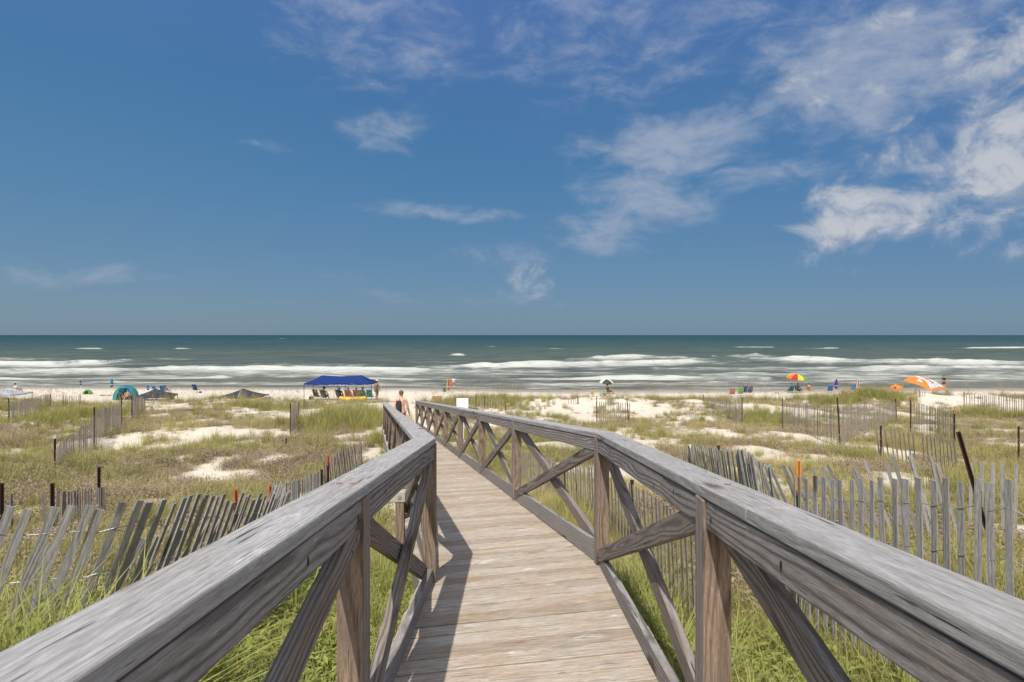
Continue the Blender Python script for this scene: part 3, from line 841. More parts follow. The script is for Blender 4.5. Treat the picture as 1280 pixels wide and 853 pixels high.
fence('slat fence with a single dark stake at the far right edge among dune grass',
      [N(1274, 17, 546), N(1295, 16.8, 546), N(1330, 16.5, 546)], [PT(1273, 17, 533)], jit=0.04)
fence('scrap of crest fence with one stake right below the orange canopy',
      [N(1142, 43, 492), N(1149, 43, 491), N(1156, 43, 492)], [PT(1149, 43, 488)], jit=0.05)
fence('slat fence between two stakes below the green and white umbrella',
      [N(746, 31, 502), N(760, 30.5, 502), N(774, 30, 503), N(787, 29.5, 504)], [PT(746, 31, 495), PT(787, 29.5, 498, None, (-.09, 0))], jit=0.04)
fence('short slat fence on the bare mound left of the green and white umbrella',
      [N(708, 40, 498), N(715, 40, 498), N(723, 40, 497)], [PT(722, 40, 494)], jit=0.05)
fence('slat fence in front of the bare canopy frame and folding chairs',
      [N(880, 40, 498), N(895, 37, 499), N(912, 34, 500), N(928, 31, 502)], [PT(879, 40, 493), PT(928, 31, 497)], jit=0.04)
fence('sparse crest fence of three stakes right of the white sign',
      [N(590, 37, 498), N(606, 37, 498), N(620, 37, 499), N(632, 37, 501)], [PT(595, 37, 492), PT(606, 37, 495), PT(632, 36, 502)], jit=0.05, gap=0.16)

# ------------------------------------------------------------------ sign and box by the boardwalk
def sign():
    x, y = at(578, 14), 14.0; z = gz(x, y)
    r = empty('sign', (x, y, z), math.radians(8), 'small blank white board on a white post behind the far right handrail', 'sign')
    b = MB(); top = zt(498, 14) - z
    b.box(-0.13, 0.13, -0.012, 0.012, top - 0.26, top); b.build('board', M['whitepaint'], r, bevel=0.004)
    b = MB(); b.box(-0.035, 0.035, 0.014, 0.084, -0.3, top - 0.03); b.build('post', M['whitepaint'], r, bevel=0.004)
    b = MB()
    for zz in (0.06, 0.2): b.tube([(0, -0.02, top - zz), (0, -0.0125, top - zz)], 0.008, 8)
    b.build('bolt', M['wire'], r)
sign()
def stub():
    x, y = at(500.5, 6.1), 6.1; z = gz(x, y)
    r = empty('utility_post', (x, y, z), 0, 'short brown post carrying a pale grey metal box left of the boardwalk', 'post')
    top = zt(627, y) - z
    b = MB(); g = rgc(); b.box(-0.042, 0.042, -0.042, 0.042, -0.3, top, 0, None, 0, g, 2); b.build('shaft', M['post'], r, bevel=0.004)
    b = MB(); b.box(-0.055, 0.055, -0.05, 0.05, top + 0.001, top + 0.105); bx = b.build('box', plain('pale_box', (0.42, 0.38, 0.33), 0.6, 0.15), r, bevel=0.008)
    b = MB(); b.tube([(0, -0.0505, top + 0.055), (0, -0.058, top + 0.055)], 0.018, 14); b.build('knob', plain('box_knob', (0.30, 0.26, 0.22), 0.5), bx)
stub()

# ------------------------------------------------------------------ vegetation
def leafmat(name, wet, dry, trans=0.35):
    m, t, p = new_mat(name)
    it = t.attr('ptint', 'INSTANCER').outputs['Fac']; lt = t.attr('tint').outputs['Fac']; gc = t.attr('gc').outputs['Vector']
    sep = t.new('ShaderNodeSeparateXYZ'); t.link(gc, sep.inputs[0])
    f = t.math('ADD', t.math('MULTIPLY', it, 0.65), t.math('MULTIPLY', lt, 0.6), clamp=True)
    col = t.mix(f, wet, dry)
    col = t.mix(t.math('MULTIPLY', t.ramp(sep.outputs[0], 0.45, 1.0), 0.45), col, dry)
    col = t.mix(t.math('MULTIPLY', t.attr('pval', 'INSTANCER').outputs['Fac'], 0.38), col, t.mix(0.5, col, (0.012, 0.014, 0.006)))
    t.set(p.inputs['Base Color'], col); p.inputs['Roughness'].default_value = 0.6; p.inputs['Specular IOR Level'].default_value = 0.25
    tr = t.new('ShaderNodeBsdfTranslucent'); t.set(tr.inputs[0], col)
    mx = t.new('ShaderNodeMixShader'); mx.inputs[0].default_value = trans
    out = [n_ for n_ in t.n if n_.bl_idname == 'ShaderNodeOutputMaterial'][0]
    t.link(p.outputs[0], mx.inputs[1]); t.link(tr.outputs[0], mx.inputs[2]); t.link(mx.outputs[0], out.inputs[0])
    return m
G = {
    'grass': leafmat('dune_grass_leaf', (0.215, 0.25, 0.050), (0.51, 0.425, 0.165)),
    'straw': leafmat('straw_leaf', (0.39, 0.325, 0.125), (0.54, 0.435, 0.22), 0.25),
    'lush': leafmat('lush_leaf', (0.27, 0.345, 0.060), (0.50, 0.47, 0.17), 0.4),
    'scrub': leafmat('scrub_leaf', (0.24, 0.19, 0.115), (0.39, 0.285, 0.20), 0.15),
    'oat': leafmat('sea_oat_leaf', (0.22, 0.22, 0.075), (0.46, 0.36, 0.19), 0.3),
}
def blade(b, p, az, h, w, bend, tint, seg=4, kink=0.0):
    d = Vector((math.cos(az), math.sin(az), 0)); side = Vector((-d.y, d.x, 0))
    vs = []; gc = []
    for i in range(seg + 1):
        t = i / seg
        pos = Vector(p) + d * (bend * h * t ** 2.0) + Vector((0, 0, h * (t - 0.30 * bend * t ** 2.4)))
        ww = w * (1 - t) ** 0.7 * (0.7 + 0.3 * min(1, t * 4))
        if i == seg:
            vs.append(pos); gc.append((1, 0, 0))
        else:
            vs += [pos - side * ww, pos + side * ww]; gc += [(t, 0, 0)] * 2
    fs = []
    for i in range(seg - 1): fs.append((2 * i, 2 * i + 1, 2 * i + 3, 2 * i + 2))
    fs.append((2 * seg - 2, 2 * seg - 1, 2 * seg))
    b.add(vs, fs, 0, gc, tint)

def proto(name, mat, fill):
    b = MB(); fill(b)
    o = bpy.data.objects.new(name, b.mesh(name, [G[mat]], False))
    return o
def clump(n, h, r, w, bend, dry=0.3, up=1.0):
    def fill(b):
        for i in range(n):
            a = random.uniform(0, 6.28); q = r * math.sqrt(random.random())
            hh = h * random.uniform(0.45, 1.08)
            blade(b, (q * math.cos(a), q * math.sin(a), -0.03), a + random.uniform(-.9, .9), hh, w * random.uniform(.7, 1.3), random.uniform(0.1, bend), 0.9 if random.random() < dry else random.uniform(0, .35))
    return fill
def cover(n, r, s):
    def fill(b):
        for i in range(n):
            a = random.uniform(0, 6.28); q = r * math.sqrt(random.random())
            c = Vector((q * math.cos(a), q * math.sin(a), random.uniform(0.015, 0.15) * (1.2 - q / r)))
            yaw = random.uniform(0, 6.28); tl = random.uniform(0.05, 0.9)
            u = Vector((math.cos(yaw), math.sin(yaw), -tl * .5)).normalized(); v = Vector((-math.sin(yaw), math.cos(yaw), random.uniform(-.3, .3))).normalized()
            k = s * random.uniform(0.6, 1.4)
            up = Vector((0, 0, k * .25))
            vs = [c - u * k, c + v * k * .45 - u * .2 * k + up * .5, c + u * k, c - v * k * .45 - u * .2 * k + up * .5, c + up * .0]
            tint = random.uniform(0, .5)
            b.add(vs, [(0, 4, 1), (1, 4, 2), (2, 4, 3), (3, 4, 0)], 0, [(0, 0, 0), (.4, 0, 0), (.9, 0, 0), (.4, 0, 0), (.2, 0, 0)], tint)
        for i in range(n // 6):
            a = random.uniform(0, 6.28); q = r * math.sqrt(random.random())
            blade(b, (q * math.cos(a), q * math.sin(a), 0), random.uniform(0, 6.28), random.uniform(.08, .28), .003, random.uniform(.2, .9), random.uniform(0, .6))
    return fill
def scrub(n, h, r):
    def fill(b):
        for i in range(n):
            a = random.uniform(0, 6.28); q = r * math.sqrt(random.random())
            blade(b, (q * math.cos(a), q * math.sin(a), -.02), random.uniform(0, 6.28), h * random.uniform(.3, 1.0) * (1.1 - .5 * q / r), 0.004, random.uniform(0.0, 1.3), random.random(), seg=2)
        for i in range(n):
            a = random.uniform(0, 6.28); q = r * math.sqrt(random.random())
            c = Vector((q * math.cos(a), q * math.sin(a), h * random.uniform(.1, .9) * (1.05 - .55 * q / r)))
            u = Vector((random.uniform(-1, 1), random.uniform(-1, 1), random.uniform(-.6, .6))).normalized() * random.uniform(.012, .028)
            v = u.cross(Vector((random.uniform(-1, 1), random.uniform(-1, 1), 1))).normalized() * random.uniform(.005, .010)
            b.add([c - u, c + v, c + u, c - v], [(0, 1, 2, 3)], 0, [(0.2, 0, 0)] * 4, random.random())
    return fill
def oats(n, h, r):
    def fill(b):
        for i in range(n):
            a = random.uniform(0, 6.28); q = r * math.sqrt(random.random()); p = (q * math.cos(a), q * math.sin(a), -.03)
            az = random.uniform(0, 6.28); hh = h * random.uniform(.65, 1.1); bd = random.uniform(.05, .22)
            blade(b, p, az, hh, .0035, bd, .8, seg=5)
            d = Vector((math.cos(az), math.sin(az), 0))
            tip = Vector(p) + d * (bd * hh) + Vector((0, 0, hh * (1 - .3 * bd)))
            for k in range(9):     # drooping seed head
                t = k / 9
                c = tip + d * (0.02 + t * .10) + Vector((random.uniform(-.012, .012), random.uniform(-.012, .012), .015 - t * t * .10))
                u = Vector((random.uniform(-.5, .5), random.uniform(-.5, .5), -1)).normalized() * .022; v = u.cross(Vector((random.uniform(-1, 1), random.uniform(-1, 1), .1))).normalized() * .008
                b.add([c - u, c + v, c + u, c - v], [(0, 1, 2, 3)], 0, [(.9, 0, 0)] * 4, 1.0)
        for i in range(n * 5):
            a = random.uniform(0, 6.28); q = r * math.sqrt(random.random())
            blade(b, (q * math.cos(a), q * math.sin(a), -.03), a + random.uniform(-.9, .9), h * random.uniform(.3, .65), .004, random.uniform(.2, .8), random.uniform(0, .6))
    return fill

def scatter(name, label, protos, pts, sc, tint, val):
    """one object of plants: each point of its mesh carries one of the plants in protos"""
    me = bpy.data.meshes.new(name); me.vertices.add(len(pts)); me.vertices.foreach_set('co', np.asarray(pts, np.float32).ravel())
    n = len(pts)
    def A(nm, typ, arr, key):
        a = me.attributes.new(nm, typ, 'POINT'); a.data.foreach_set(key, np.asarray(arr).ravel())
    A('pscale', 'FLOAT', np.asarray(sc, np.float32), 'value'); A('ptint', 'FLOAT', np.asarray(tint, np.float32), 'value'); A('pval', 'FLOAT', np.asarray(val, np.float32), 'value')
    rot = np.stack([RNG.normal(0, .09, n), RNG.normal(0, .09, n), RNG.uniform(0, 6.283, n)], -1).astype(np.float32); A('prot', 'FLOAT_VECTOR', rot, 'vector')
    A('pidx', 'INT', RNG.integers(0, len(protos), n).astype(np.int32), 'value')
    o = bpy.data.objects.new(name, me); COL.objects.link(o); tag(o, label, None, None, 'stuff')
    ng = bpy.data.node_groups.new(name + '_nodes', 'GeometryNodeTree')
    ng.interface.new_socket('Geometry', in_out='INPUT', socket_type='NodeSocketGeometry'); ng.interface.new_socket('Geometry', in_out='OUTPUT', socket_type='NodeSocketGeometry')
    N_ = ng.nodes; Lk = ng.links
    gi = N_.new('NodeGroupInput'); go = N_.new('NodeGroupOutput'); iop = N_.new('GeometryNodeInstanceOnPoints')
    g2i = N_.new('GeometryNodeGeometryToInstance')
    for pr in reversed(protos):
        oi = N_.new('GeometryNodeObjectInfo'); oi.inputs['Object'].default_value = pr; oi.transform_space = 'ORIGINAL'
        Lk.new(oi.outputs['Geometry'], g2i.inputs[0])
    def NA(nm, typ):
        a = N_.new('GeometryNodeInputNamedAttribute'); a.data_type = typ; a.inputs[0].default_value = nm
        return [s for s in a.outputs if s.enabled and s.name == 'Attribute'][0]
    Lk.new(gi.outputs[0], iop.inputs['Points']); Lk.new(g2i.outputs[0], iop.inputs['Instance'])
    iop.inputs['Pick Instance'].default_value = True
    Lk.new(NA('pidx', 'INT'), iop.inputs['Instance Index']); Lk.new(NA('pscale', 'FLOAT'), iop.inputs['Scale'])
    e2r = N_.new('FunctionNodeEulerToRotation'); Lk.new(NA('prot', 'FLOAT_VECTOR'), e2r.inputs[0]); Lk.new(e2r.outputs[0], iop.inputs['Rotation'])
    Lk.new(iop.outputs[0], go.inputs[0])
    md = o.modifiers.new('plants', 'NODES'); md.node_group = ng
    return o

def candidates(n, y0, y1, power=1.0, umax=0.92):
    """random places over the visible wedge of dune, denser towards the camera"""
    t = RNG.random(n); y = y0 * (y1 / y0) ** (t ** power)
    x = RNG.uniform(-1, 1, n) * (umax * y + 1.0)
    return x, y
def off_walk(x, y, m=0.66):
    c = walk_center(y)
    return (np.abs(x - c) > m) | (y > 24.4)

def plants():
    # fine dune grass
    x, y = candidates(60000, 2.2, 49, 1.0)
    v = veg(x, y); kind = fbm(x * 0.30 + 5, y * 0.20 + 2, 141, 3); wet = fbm(x * 0.16, y * 0.13, 151, 3)
    keep = off_walk(x, y) & (RNG.random(len(x)) < np.clip(v * 1.25 - 0.12, 0, 1))
    near = np.exp(-((y - 3) / 6.0) ** 2)
    ck = fbm(x * 1.1, y * 0.8, 191, 3); sc_ = RNG.uniform(.5, 1.15, len(x)) * (0.28 + 1.02 * ck) * (1 - 0.30 * near)
    dw = np.abs(x - walk_center(y)); cl = np.exp(-(dw / 2.1) ** 4) * (1 - sstep(6, 10, y)); sc_ *= 1 - 0.5 * cl
    keep &= RNG.random(len(x)) > 0.52 * cl
    tint = np.clip(1.36 - 2.05 * wet + RNG.normal(0, .18, len(x)) - 0.22 * np.exp(-((y - 41) / 6) ** 2), 0, 1)
    val = np.clip(RNG.random(len(x)) * .7 + (fbm(x * .9 + 40, y * .7, 195, 3) - .4) * 1.2, 0, 1)
    P_ = np.stack([x, y, ground(x, y)], -1)
    dry_r = np.exp(-((x - 2.2) / 1.6) ** 2) * (1 - sstep(6, 9, y)) * .14
    isg = keep & (kind + RNG.normal(0, .10, len(x)) > 0.42 + dry_r)
    iss = keep & ~isg
    gr = [proto('grass_tuft', 'grass', clump(46, .50, .13, .0042, .9, .42)) for _ in range(4)] + [proto('grass_tuft', 'grass', clump(34, .62, .10, .0042, .75, .5)) for _ in range(2)]
    scatter('dune_grass', 'olive green and straw coloured dune grass in loose tufts', gr, P_[isg], sc_[isg], tint[isg], val[isg])
    st = [proto('straw_tuft', 'straw', clump(40, .34, .16, .004, 1.2, .5)) for _ in range(4)]
    scatter('straw_grass', 'dry straw coloured low grass', st, P_[iss], sc_[iss], tint[iss], val[iss])
    # brown scrub in drifts
    x, y = candidates(24000, 5, 46, .9); v = veg(x, y); d = fbm(x * 0.24 + 31, y * 0.30 + 7, 171, 3)
    k = off_walk(x, y, 1.0) & (v > .25) & (RNG.random(len(x)) < sstep(.44, .58, d))
    sb = [proto('scrub_bush', 'scrub', scrub(70, .30, .26)) for _ in range(4)]
    n = k.sum(); scatter('brown_scrub', 'grey brown low scrub in drifts between the grass', sb, np.stack([x, y, ground(x, y)], -1)[k], RNG.uniform(.6, 1.3, n), RNG.random(n), RNG.random(n))
    # bright green ground cover near the walkway
    x, y = candidates(14000, 2.0, 34, 1.25); v = veg(x, y); d = fbm(x * 0.42 + 3, y * 0.42 + 17, 181, 3)
    w_ = np.exp(-((np.abs(x - walk_center(y)) - 1.2) / 2.2) ** 2) * (1 - sstep(6, 12, y))
    k = off_walk(x, y, .55) & (RNG.random(len(x)) < np.clip(sstep(.46, .60, d + .20 * w_) * (.35 + .65 * w_) * np.where((x > 1.0) & (y < 9), .36, .62), 0, 1))
    cv = [proto('creeper_patch', 'lush', cover(64, .24, .026)) for _ in range(4)]
    n = k.sum(); scatter('green_ground_cover', 'bright green leafy creepers low on the sand', cv, np.stack([x, y, ground(x, y)], -1)[k], RNG.uniform(.55, 1.25, n), RNG.uniform(0, .7, n), RNG.random(n))
    # lush longer grass: big tuft at the lower left, fringe under the walkway
    xs = np.concatenate([RNG.normal(-2.25, .38, 210), RNG.normal(-1.25, .35, 40), RNG.normal(1.05, .14, 50), RNG.normal(1.7, .5, 40)])
    ys = np.concatenate([RNG.normal(2.80, .26, 210), RNG.normal(5.6, .9, 40), RNG.uniform(2.6, 6.2, 50), RNG.normal(3.6, .8, 40)])
    k = off_walk(xs, ys, .70) & (ys > 1.9) & ((xs > -3.4) & (xs < 3.6))
    lg = [proto('lush_tuft', 'lush', clump(34, .62, .12, .0055, 1.15, .22)) for _ in range(4)]
    tx = RNG.normal(-2.20, .42, 190); ty = RNG.normal(2.72, .25, 190); kk = (tx > -3.2) & (tx < -1.45) & (ty > 2.1) & (RNG.random(190) < .55)
    lt = [proto('arching_tuft', 'lush', clump(30, 1.0, .14, .0055, 1.0, .35)) for _ in range(4)]
    scatter('arching_grass', 'long arching yellow green grass in front of the leaning fence at lower left', lt, np.stack([tx, ty, ground(tx, ty)], -1)[kk], (RNG.uniform(.50, 1.05, 190) * np.clip(1.25 - .55 * np.abs(tx + 2.4), .5, 1.2))[kk], RNG.uniform(.3, 1.0, kk.sum()), RNG.random(kk.sum()))
    lx = RNG.normal(-2.15, .5, 120); ly = RNG.normal(2.85, .35, 120); kl = (lx > -3.3) & (lx < -1.35) & (ly > 2.0)
    lw = [proto('leafy_weed', 'lush', cover(90, .20, .034)) for _ in range(3)]
    hz = RNG.uniform(0, .55, 120) * np.clip(1.4 - np.abs(lx + 2.3), .2, 1)
    scatter('leafy_weeds', 'bright leafy weeds among the long grass at lower left', lw, np.stack([lx, ly, ground(lx, ly) + hz], -1)[kl], RNG.uniform(.8, 1.5, kl.sum()), RNG.uniform(0, .6, kl.sum()), RNG.random(kl.sum()))
    n = k.sum(); scatter('lush_grass', 'tall fresh green grass beside the boardwalk', lg, np.stack([xs, ys, ground(xs, ys)], -1)[k], (RNG.uniform(.5, 1.15, len(xs)) * np.where(xs < -1.7, 1.55, .72))[k], np.where(xs[k] < -1.7, RNG.uniform(0, .6, n), RNG.uniform(.3, 1.0, n)), RNG.random(n))
    # dense taller drifts
    TALL = [(436, 528, 50, 16, 1.25), (100, 522, 45, 10, 1.0), (1098, 497, 24, 5, 1.2), (330, 512, 60, 4, .8), (1035, 503, 34, 6, 1.0), (1235, 522, 45, 8, .9), (945, 522, 40, 10, .8), (610, 505, 60, 6, .9), (860, 497, 40, 3, .8), (20, 512, 40, 5, .8)]
    tx = []; ty = []; ts = []
    for (px, py, rx, ry, s) in TALL:
        bx, by = ray_ground(px, py); wx = rx * by / F; wy = max(.8, ry * by * by / (F * max(1.5, E - gz(bx, by)))); n = int(60 + 26 * wx * wy); n = min(n, 620)
        tx.append(RNG.normal(bx, wx * .55, n)); ty.append(RNG.normal(by, wy * .5, n)); ts.append(np.full(n, s))
    tx = np.concatenate(tx); ty = np.concatenate(ty); ts = np.concatenate(ts); k = off_walk(tx, ty, .9) & (ty < 48) & (ty > 8); n = k.sum()
    tg = [proto('tall_tuft', 'grass', clump(46, .80, .16, .005, .5, .25)) for _ in range(4)]
    scatter('tall_dune_grass', 'dense tall olive green grass in drifts on the back of the dune', tg, np.stack([tx, ty, ground(tx, ty)], -1)[k], (ts * RNG.uniform(.6, 1.1, len(ts)))[k], RNG.uniform(.1, .55, n), RNG.random(n))
    # sea oats on the crest
    x = RNG.uniform(-48, 48, 1500); y = RNG.normal(43.5, 3.2, 1500)
    k = (np.abs(x) < .9 * y) & (veg(x, y) > .35) & (RNG.random(1500) < .9)
    x2, y2 = candidates(900, 10, 40, .8); k2 = (veg(x2, y2) > .5) & off_walk(x2, y2, 1.0) & (RNG.random(900) < .5)
    X = np.concatenate([x[k], x2[k2]]); Y = np.concatenate([y[k], y2[k2]])
    oa = [proto('sea_oat_tuft', 'oat', oats(5, 1.15, .16)) for _ in range(4)]
    n = len(X); scatter('sea_oats', 'thin sea oat stalks with seed heads along the dune crest', oa, np.stack([X, Y, ground(X, Y)], -1), RNG.uniform(.6, 1.15, n) * np.where(Y > 36, 1.0, .75), RNG.random(n), RNG.random(n))
plants()
# ------------------------------------------------------------------ things on the beach
def fab(name, col, tr=0.25, var=0.06): return plain(name, col, 0.75, var, 0, 3.0, 0.15, tr)
C = {
    'blue': fab('royal_blue_fabric', (0.016, 0.040, 0.17)), 'navy': fab('dark_slate_fabric', (0.035, 0.038, 0.055), .1), 'sky': fab('sky_blue_fabric', (0.03, 0.17, 0.36)),
    'teal': fab('teal_fabric', (0.02, 0.25, 0.27)), 'green': fab('lime_green_fabric', (0.15, 0.36, 0.06)), 'darkteal': fab('dark_teal_fabric', (0.015, 0.12, 0.17)),
    'white': fab('white_fabric', (0.74, 0.74, 0.74)), 'grey': fab('pale_grey_fabric', (0.42, 0.45, 0.50)), 'orange': fab('orange_fabric', (0.72, 0.21, 0.04)),
    'red': fab('red_fabric', (0.45, 0.04, 0.05)), 'yellow': fab('yellow_fabric', (0.70, 0.50, 0.06)), 'pink': fab('pink_fabric', (0.75, 0.22, 0.25)), 'purple': fab('purple_fabric', (0.16, 0.05, 0.30)),
    'dgreen': fab('bottle_green_fabric', (0.02, 0.062, 0.05)), 'tan': fab('tan_fabric', (0.42, 0.32, 0.20)), 'black': fab('black_fabric', (0.02, 0.02, 0.025), 0), 'seagreen': fab('sea_green_fabric', (0.05, 0.28, 0.20)),
    'coral': fab('faded_coral_fabric', (0.50, 0.20, 0.15)), 'steel': plain('pole_steel', (0.40, 0.40, 0.42), 0.4, .1, .6), 'dsteel': plain('dark_steel', (0.07, 0.07, 0.08), 0.5, .1, .4),
    'skin': plain('tanned_skin', (0.48, 0.24, 0.16), 0.6, 0.08, 0, 6), 'skinlight': plain('fair_skin', (0.60, 0.34, 0.25), 0.6, 0.08, 0, 6), 'hair': plain('dark_hair', (0.03, 0.02, 0.015), 0.7), 'hairbrown': plain('brown_hair', (0.12, 0.065, 0.035), 0.7),
    'plastic': plain('yellow_plastic', (0.72, 0.42, 0.03), 0.4, .05), 'cooler': plain('blue_cooler_plastic', (0.10, 0.17, 0.30), 0.45, .05), 'straw': plain('straw_hat_weave', (0.62, 0.50, 0.32), 0.9), 'wood': plain('driftwood', (0.20, 0.15, 0.10), 0.9, .2),
}
def place(name, px, y, label, cat, group=None, rz=0.0, dz=0.0):
    x = at(px, y)
    return empty(name, (x, y, gz(x, y) + dz), rz, label, cat, group)

def umbrella(px, y, label, cols, r=1.1, h=2.1, tilt=(0.0, 0.0), rise=0.42, n=8, poleh=None):
    o = place('beach_umbrella', px, y, label, 'umbrella', 'open beach umbrellas')
    T = Matrix.Translation((0, 0, h - rise)) @ Matrix.Rotation(tilt[0], 4, 'X') @ Matrix.Rotation(tilt[1], 4, 'Y')
    b = MB(); mats = [C[c] for c in dict.fromkeys(cols)]; idx = {c: i for i, c in enumerate(dict.fromkeys(cols))}
    rings = 6
    for k in range(n):
        mi = idx[cols[k % len(cols)]]; sub = 4
        vs = []; fs = []
        for i in range(rings + 1):
            t = i / rings
            for j in range(sub + 1):
                a = (k + j / sub) / n * 2 * math.pi
                sc_ = 1 - 0.07 * t * math.sin(math.pi * j / sub)
                q = r * math.sin(t * 1.2) / math.sin(1.2) * sc_
                vs.append(T @ Vector((q * math.cos(a), q * math.sin(a), rise * (math.cos(t * 1.25) - math.cos(1.25)) / (1 - math.cos(1.25)))))
        for i in range(rings):
            for j in range(sub):
                fs.append((i * (sub + 1) + j, (i + 1) * (sub + 1) + j, (i + 1) * (sub + 1) + j + 1, i * (sub + 1) + j + 1))
        # short hanging flap
        b0 = len(vs)
        for j in range(sub + 1):
            p = vs[rings * (sub + 1) + j]; vs.append(p + (T.to_3x3() @ Vector((0, 0, -0.10))))
        for j in range(sub): fs.append((rings * (sub + 1) + j, b0 + j, b0 + j + 1, rings * (sub + 1) + j + 1))
        b.add(vs, fs, mi)
    b.build('canopy', mats, o, True)
    b = MB(); b.tube([(0, 0, -.2), T @ Vector((0, 0, -0.2)), T @ Vector((0, 0, rise + .08))], 0.02, 8); b.build('pole', C['white'], o, True)
    b = MB()
    for k in range(n):
        a = k / n * 2 * math.pi
        b.tube([T @ Vector((0, 0, 0.02)), T @ Vector((r * .55 * math.cos(a), r * .55 * math.sin(a), rise * .52))], 0.006, 4)
    b.build('ribs', C['steel'], o)
    return o

def closed_umbrella(px, y, label, cols, h=2.0, w=0.16, lean=(0, 0), z0=0.75):
    o = place('closed_umbrella', px, y, label, 'umbrella', 'closed beach umbrellas')
    b = MB(); mats = [C[c] for c in dict.fromkeys(cols)]; ix = {c: i for i, c in enumerate(dict.fromkeys(cols))}
    def ax(z): return Vector((lean[0] * z, lean[1] * z, z))
    prof = [(0, .02), (.08, .7), (.30, 1.0), (.6, .82), (.85, .5), (1, .12)]; n = 16
    rows = []
    for (t, q) in prof:
        z = z0 + (h - z0) * t
        rows.append([ax(z) + Vector((w * q * (1 if k % 2 else .72) * math.cos(k / n * 6.2832), w * q * (1 if k % 2 else .72) * math.sin(k / n * 6.2832), 0)) for k in range(n)])
    for i in range(len(rows) - 1):
        for k in range(n):
            b.add([rows[i][k], rows[i][(k + 1) % n], rows[i + 1][(k + 1) % n], rows[i + 1][k]], [(0, 1, 2, 3)], ix[cols[(k // 2) % len(cols)]])
    b.build('canopy', mats, o)
    b = MB(); b.tube([ax(-.2), ax(h + .08)], 0.02, 8); b.build('pole', C['white'], o)
    b = MB(); b.tube([ax(z0 + .30 * (h - z0)), ax(z0 + .34 * (h - z0))], w * 1.05, 10); b.build('strap', C['white'], o)
    return o

def tent(px, y, label, col, w, d, edge, peak, rz=0.0, leg='steel', peaks=1, stripe=None, dz=0.0, valance=0.18):
    """pop-up canopy: pitched fabric roof with a valance, four or six legs, a folding frame under the roof"""
    o = place('beach_canopy', px, y, label, 'canopy', 'beach canopies', rz, dz)
    b = MB(); mats = [C[col]] + ([C[stripe]] if stripe else [])
    for pk in range(peaks):
        x0 = -w / 2 + pk * w / peaks; x1 = x0 + w / peaks; xm = (x0 + x1) / 2
        cs = [Vector((x0, -d / 2, edge)), Vector((x1, -d / 2, edge)), Vector((x1, d / 2, edge)), Vector((x0, d / 2, edge))]
        ta, tb = (xm - .30, x1) if pk == 0 else (x0, xm + .30)
        tops = [Vector((ta, -.15, peak if pk == 0 else peak - .10)), Vector((tb, -.15, peak - .10 if pk == 0 else peak)), Vector((tb, .15, peak - .10 if pk == 0 else peak)), Vector((ta, .15, peak if pk == 0 else peak - .10))] if peaks > 1 else [Vector((xm, 0, peak))] * 4
        for k in range(4):
            A, B = cs[k], cs[(k + 1) % 4]; Ta, Tb = tops[k], tops[(k + 1) % 4]
            if peaks > 1 and ((pk == 0 and k == 1) or (pk == 1 and k == 3)): continue
            rows = []
            for i in range(7):
                t = i / 6; sag = -0.10 * math.sin(math.pi * t) * (peak - edge)
                rows.append([A.lerp(Ta, t).lerp(B.lerp(Tb, t), j / 6) + Vector((0, 0, sag - 0.05 * math.sin(math.pi * j / 6) * (1 - t))) for j in range(7)])
            b.quadstrip(rows, 0)
            inner = peaks > 1 and ((pk == 0 and k == 1) or (pk == 1 and k == 3))
            if not inner:
                b.quadstrip([[p + Vector((0, 0, -valance + .03 * (j % 2))) for j, p in enumerate(rows[0])], rows[0]], 0)
            if stripe and k == 0:
                n_ = (B - A).cross(Ta - A).normalized() * 0.006
                b.add([A.lerp(B, .64).lerp(Ta, .05) + n_ * 4, A.lerp(B, .68).lerp(Ta, .05) + n_ * 4, A.lerp(B, .56).lerp(Ta, .8) + n_ * 3, A.lerp(B, .52).lerp(Ta, .8) + n_ * 3], [(0, 1, 2, 3)], 1)
        if peaks > 1:
            b.add([tops[0], tops[1], tops[2], tops[3]], [(0, 1, 2, 3)], 0)
    b.build('roof', mats, o, True)
    for pk in range(peaks + 1):
        for sy in (-1, 1):
            x = -w / 2 + pk * w / peaks
            b = MB(); b.tube([(x, sy * d / 2, -.25), (x, sy * d / 2, edge)], 0.028, 6); b.build('leg', C[leg], o)
    b = MB()
    for sy in (-1, 1):
        m = 4 * peaks
        for i in range(m):
            xa = -w / 2 + w * i / m; xb = xa + w / m
            b.tube([(xa, sy * d / 2 * .98, edge - .04), (xb, sy * d / 2 * .98, edge - .26)], 0.011, 4); b.tube([(xa, sy * d / 2 * .98, edge - .26), (xb, sy * d / 2 * .98, edge - .04)], 0.011, 4)
    b.build('truss', C[leg], o)
    return o

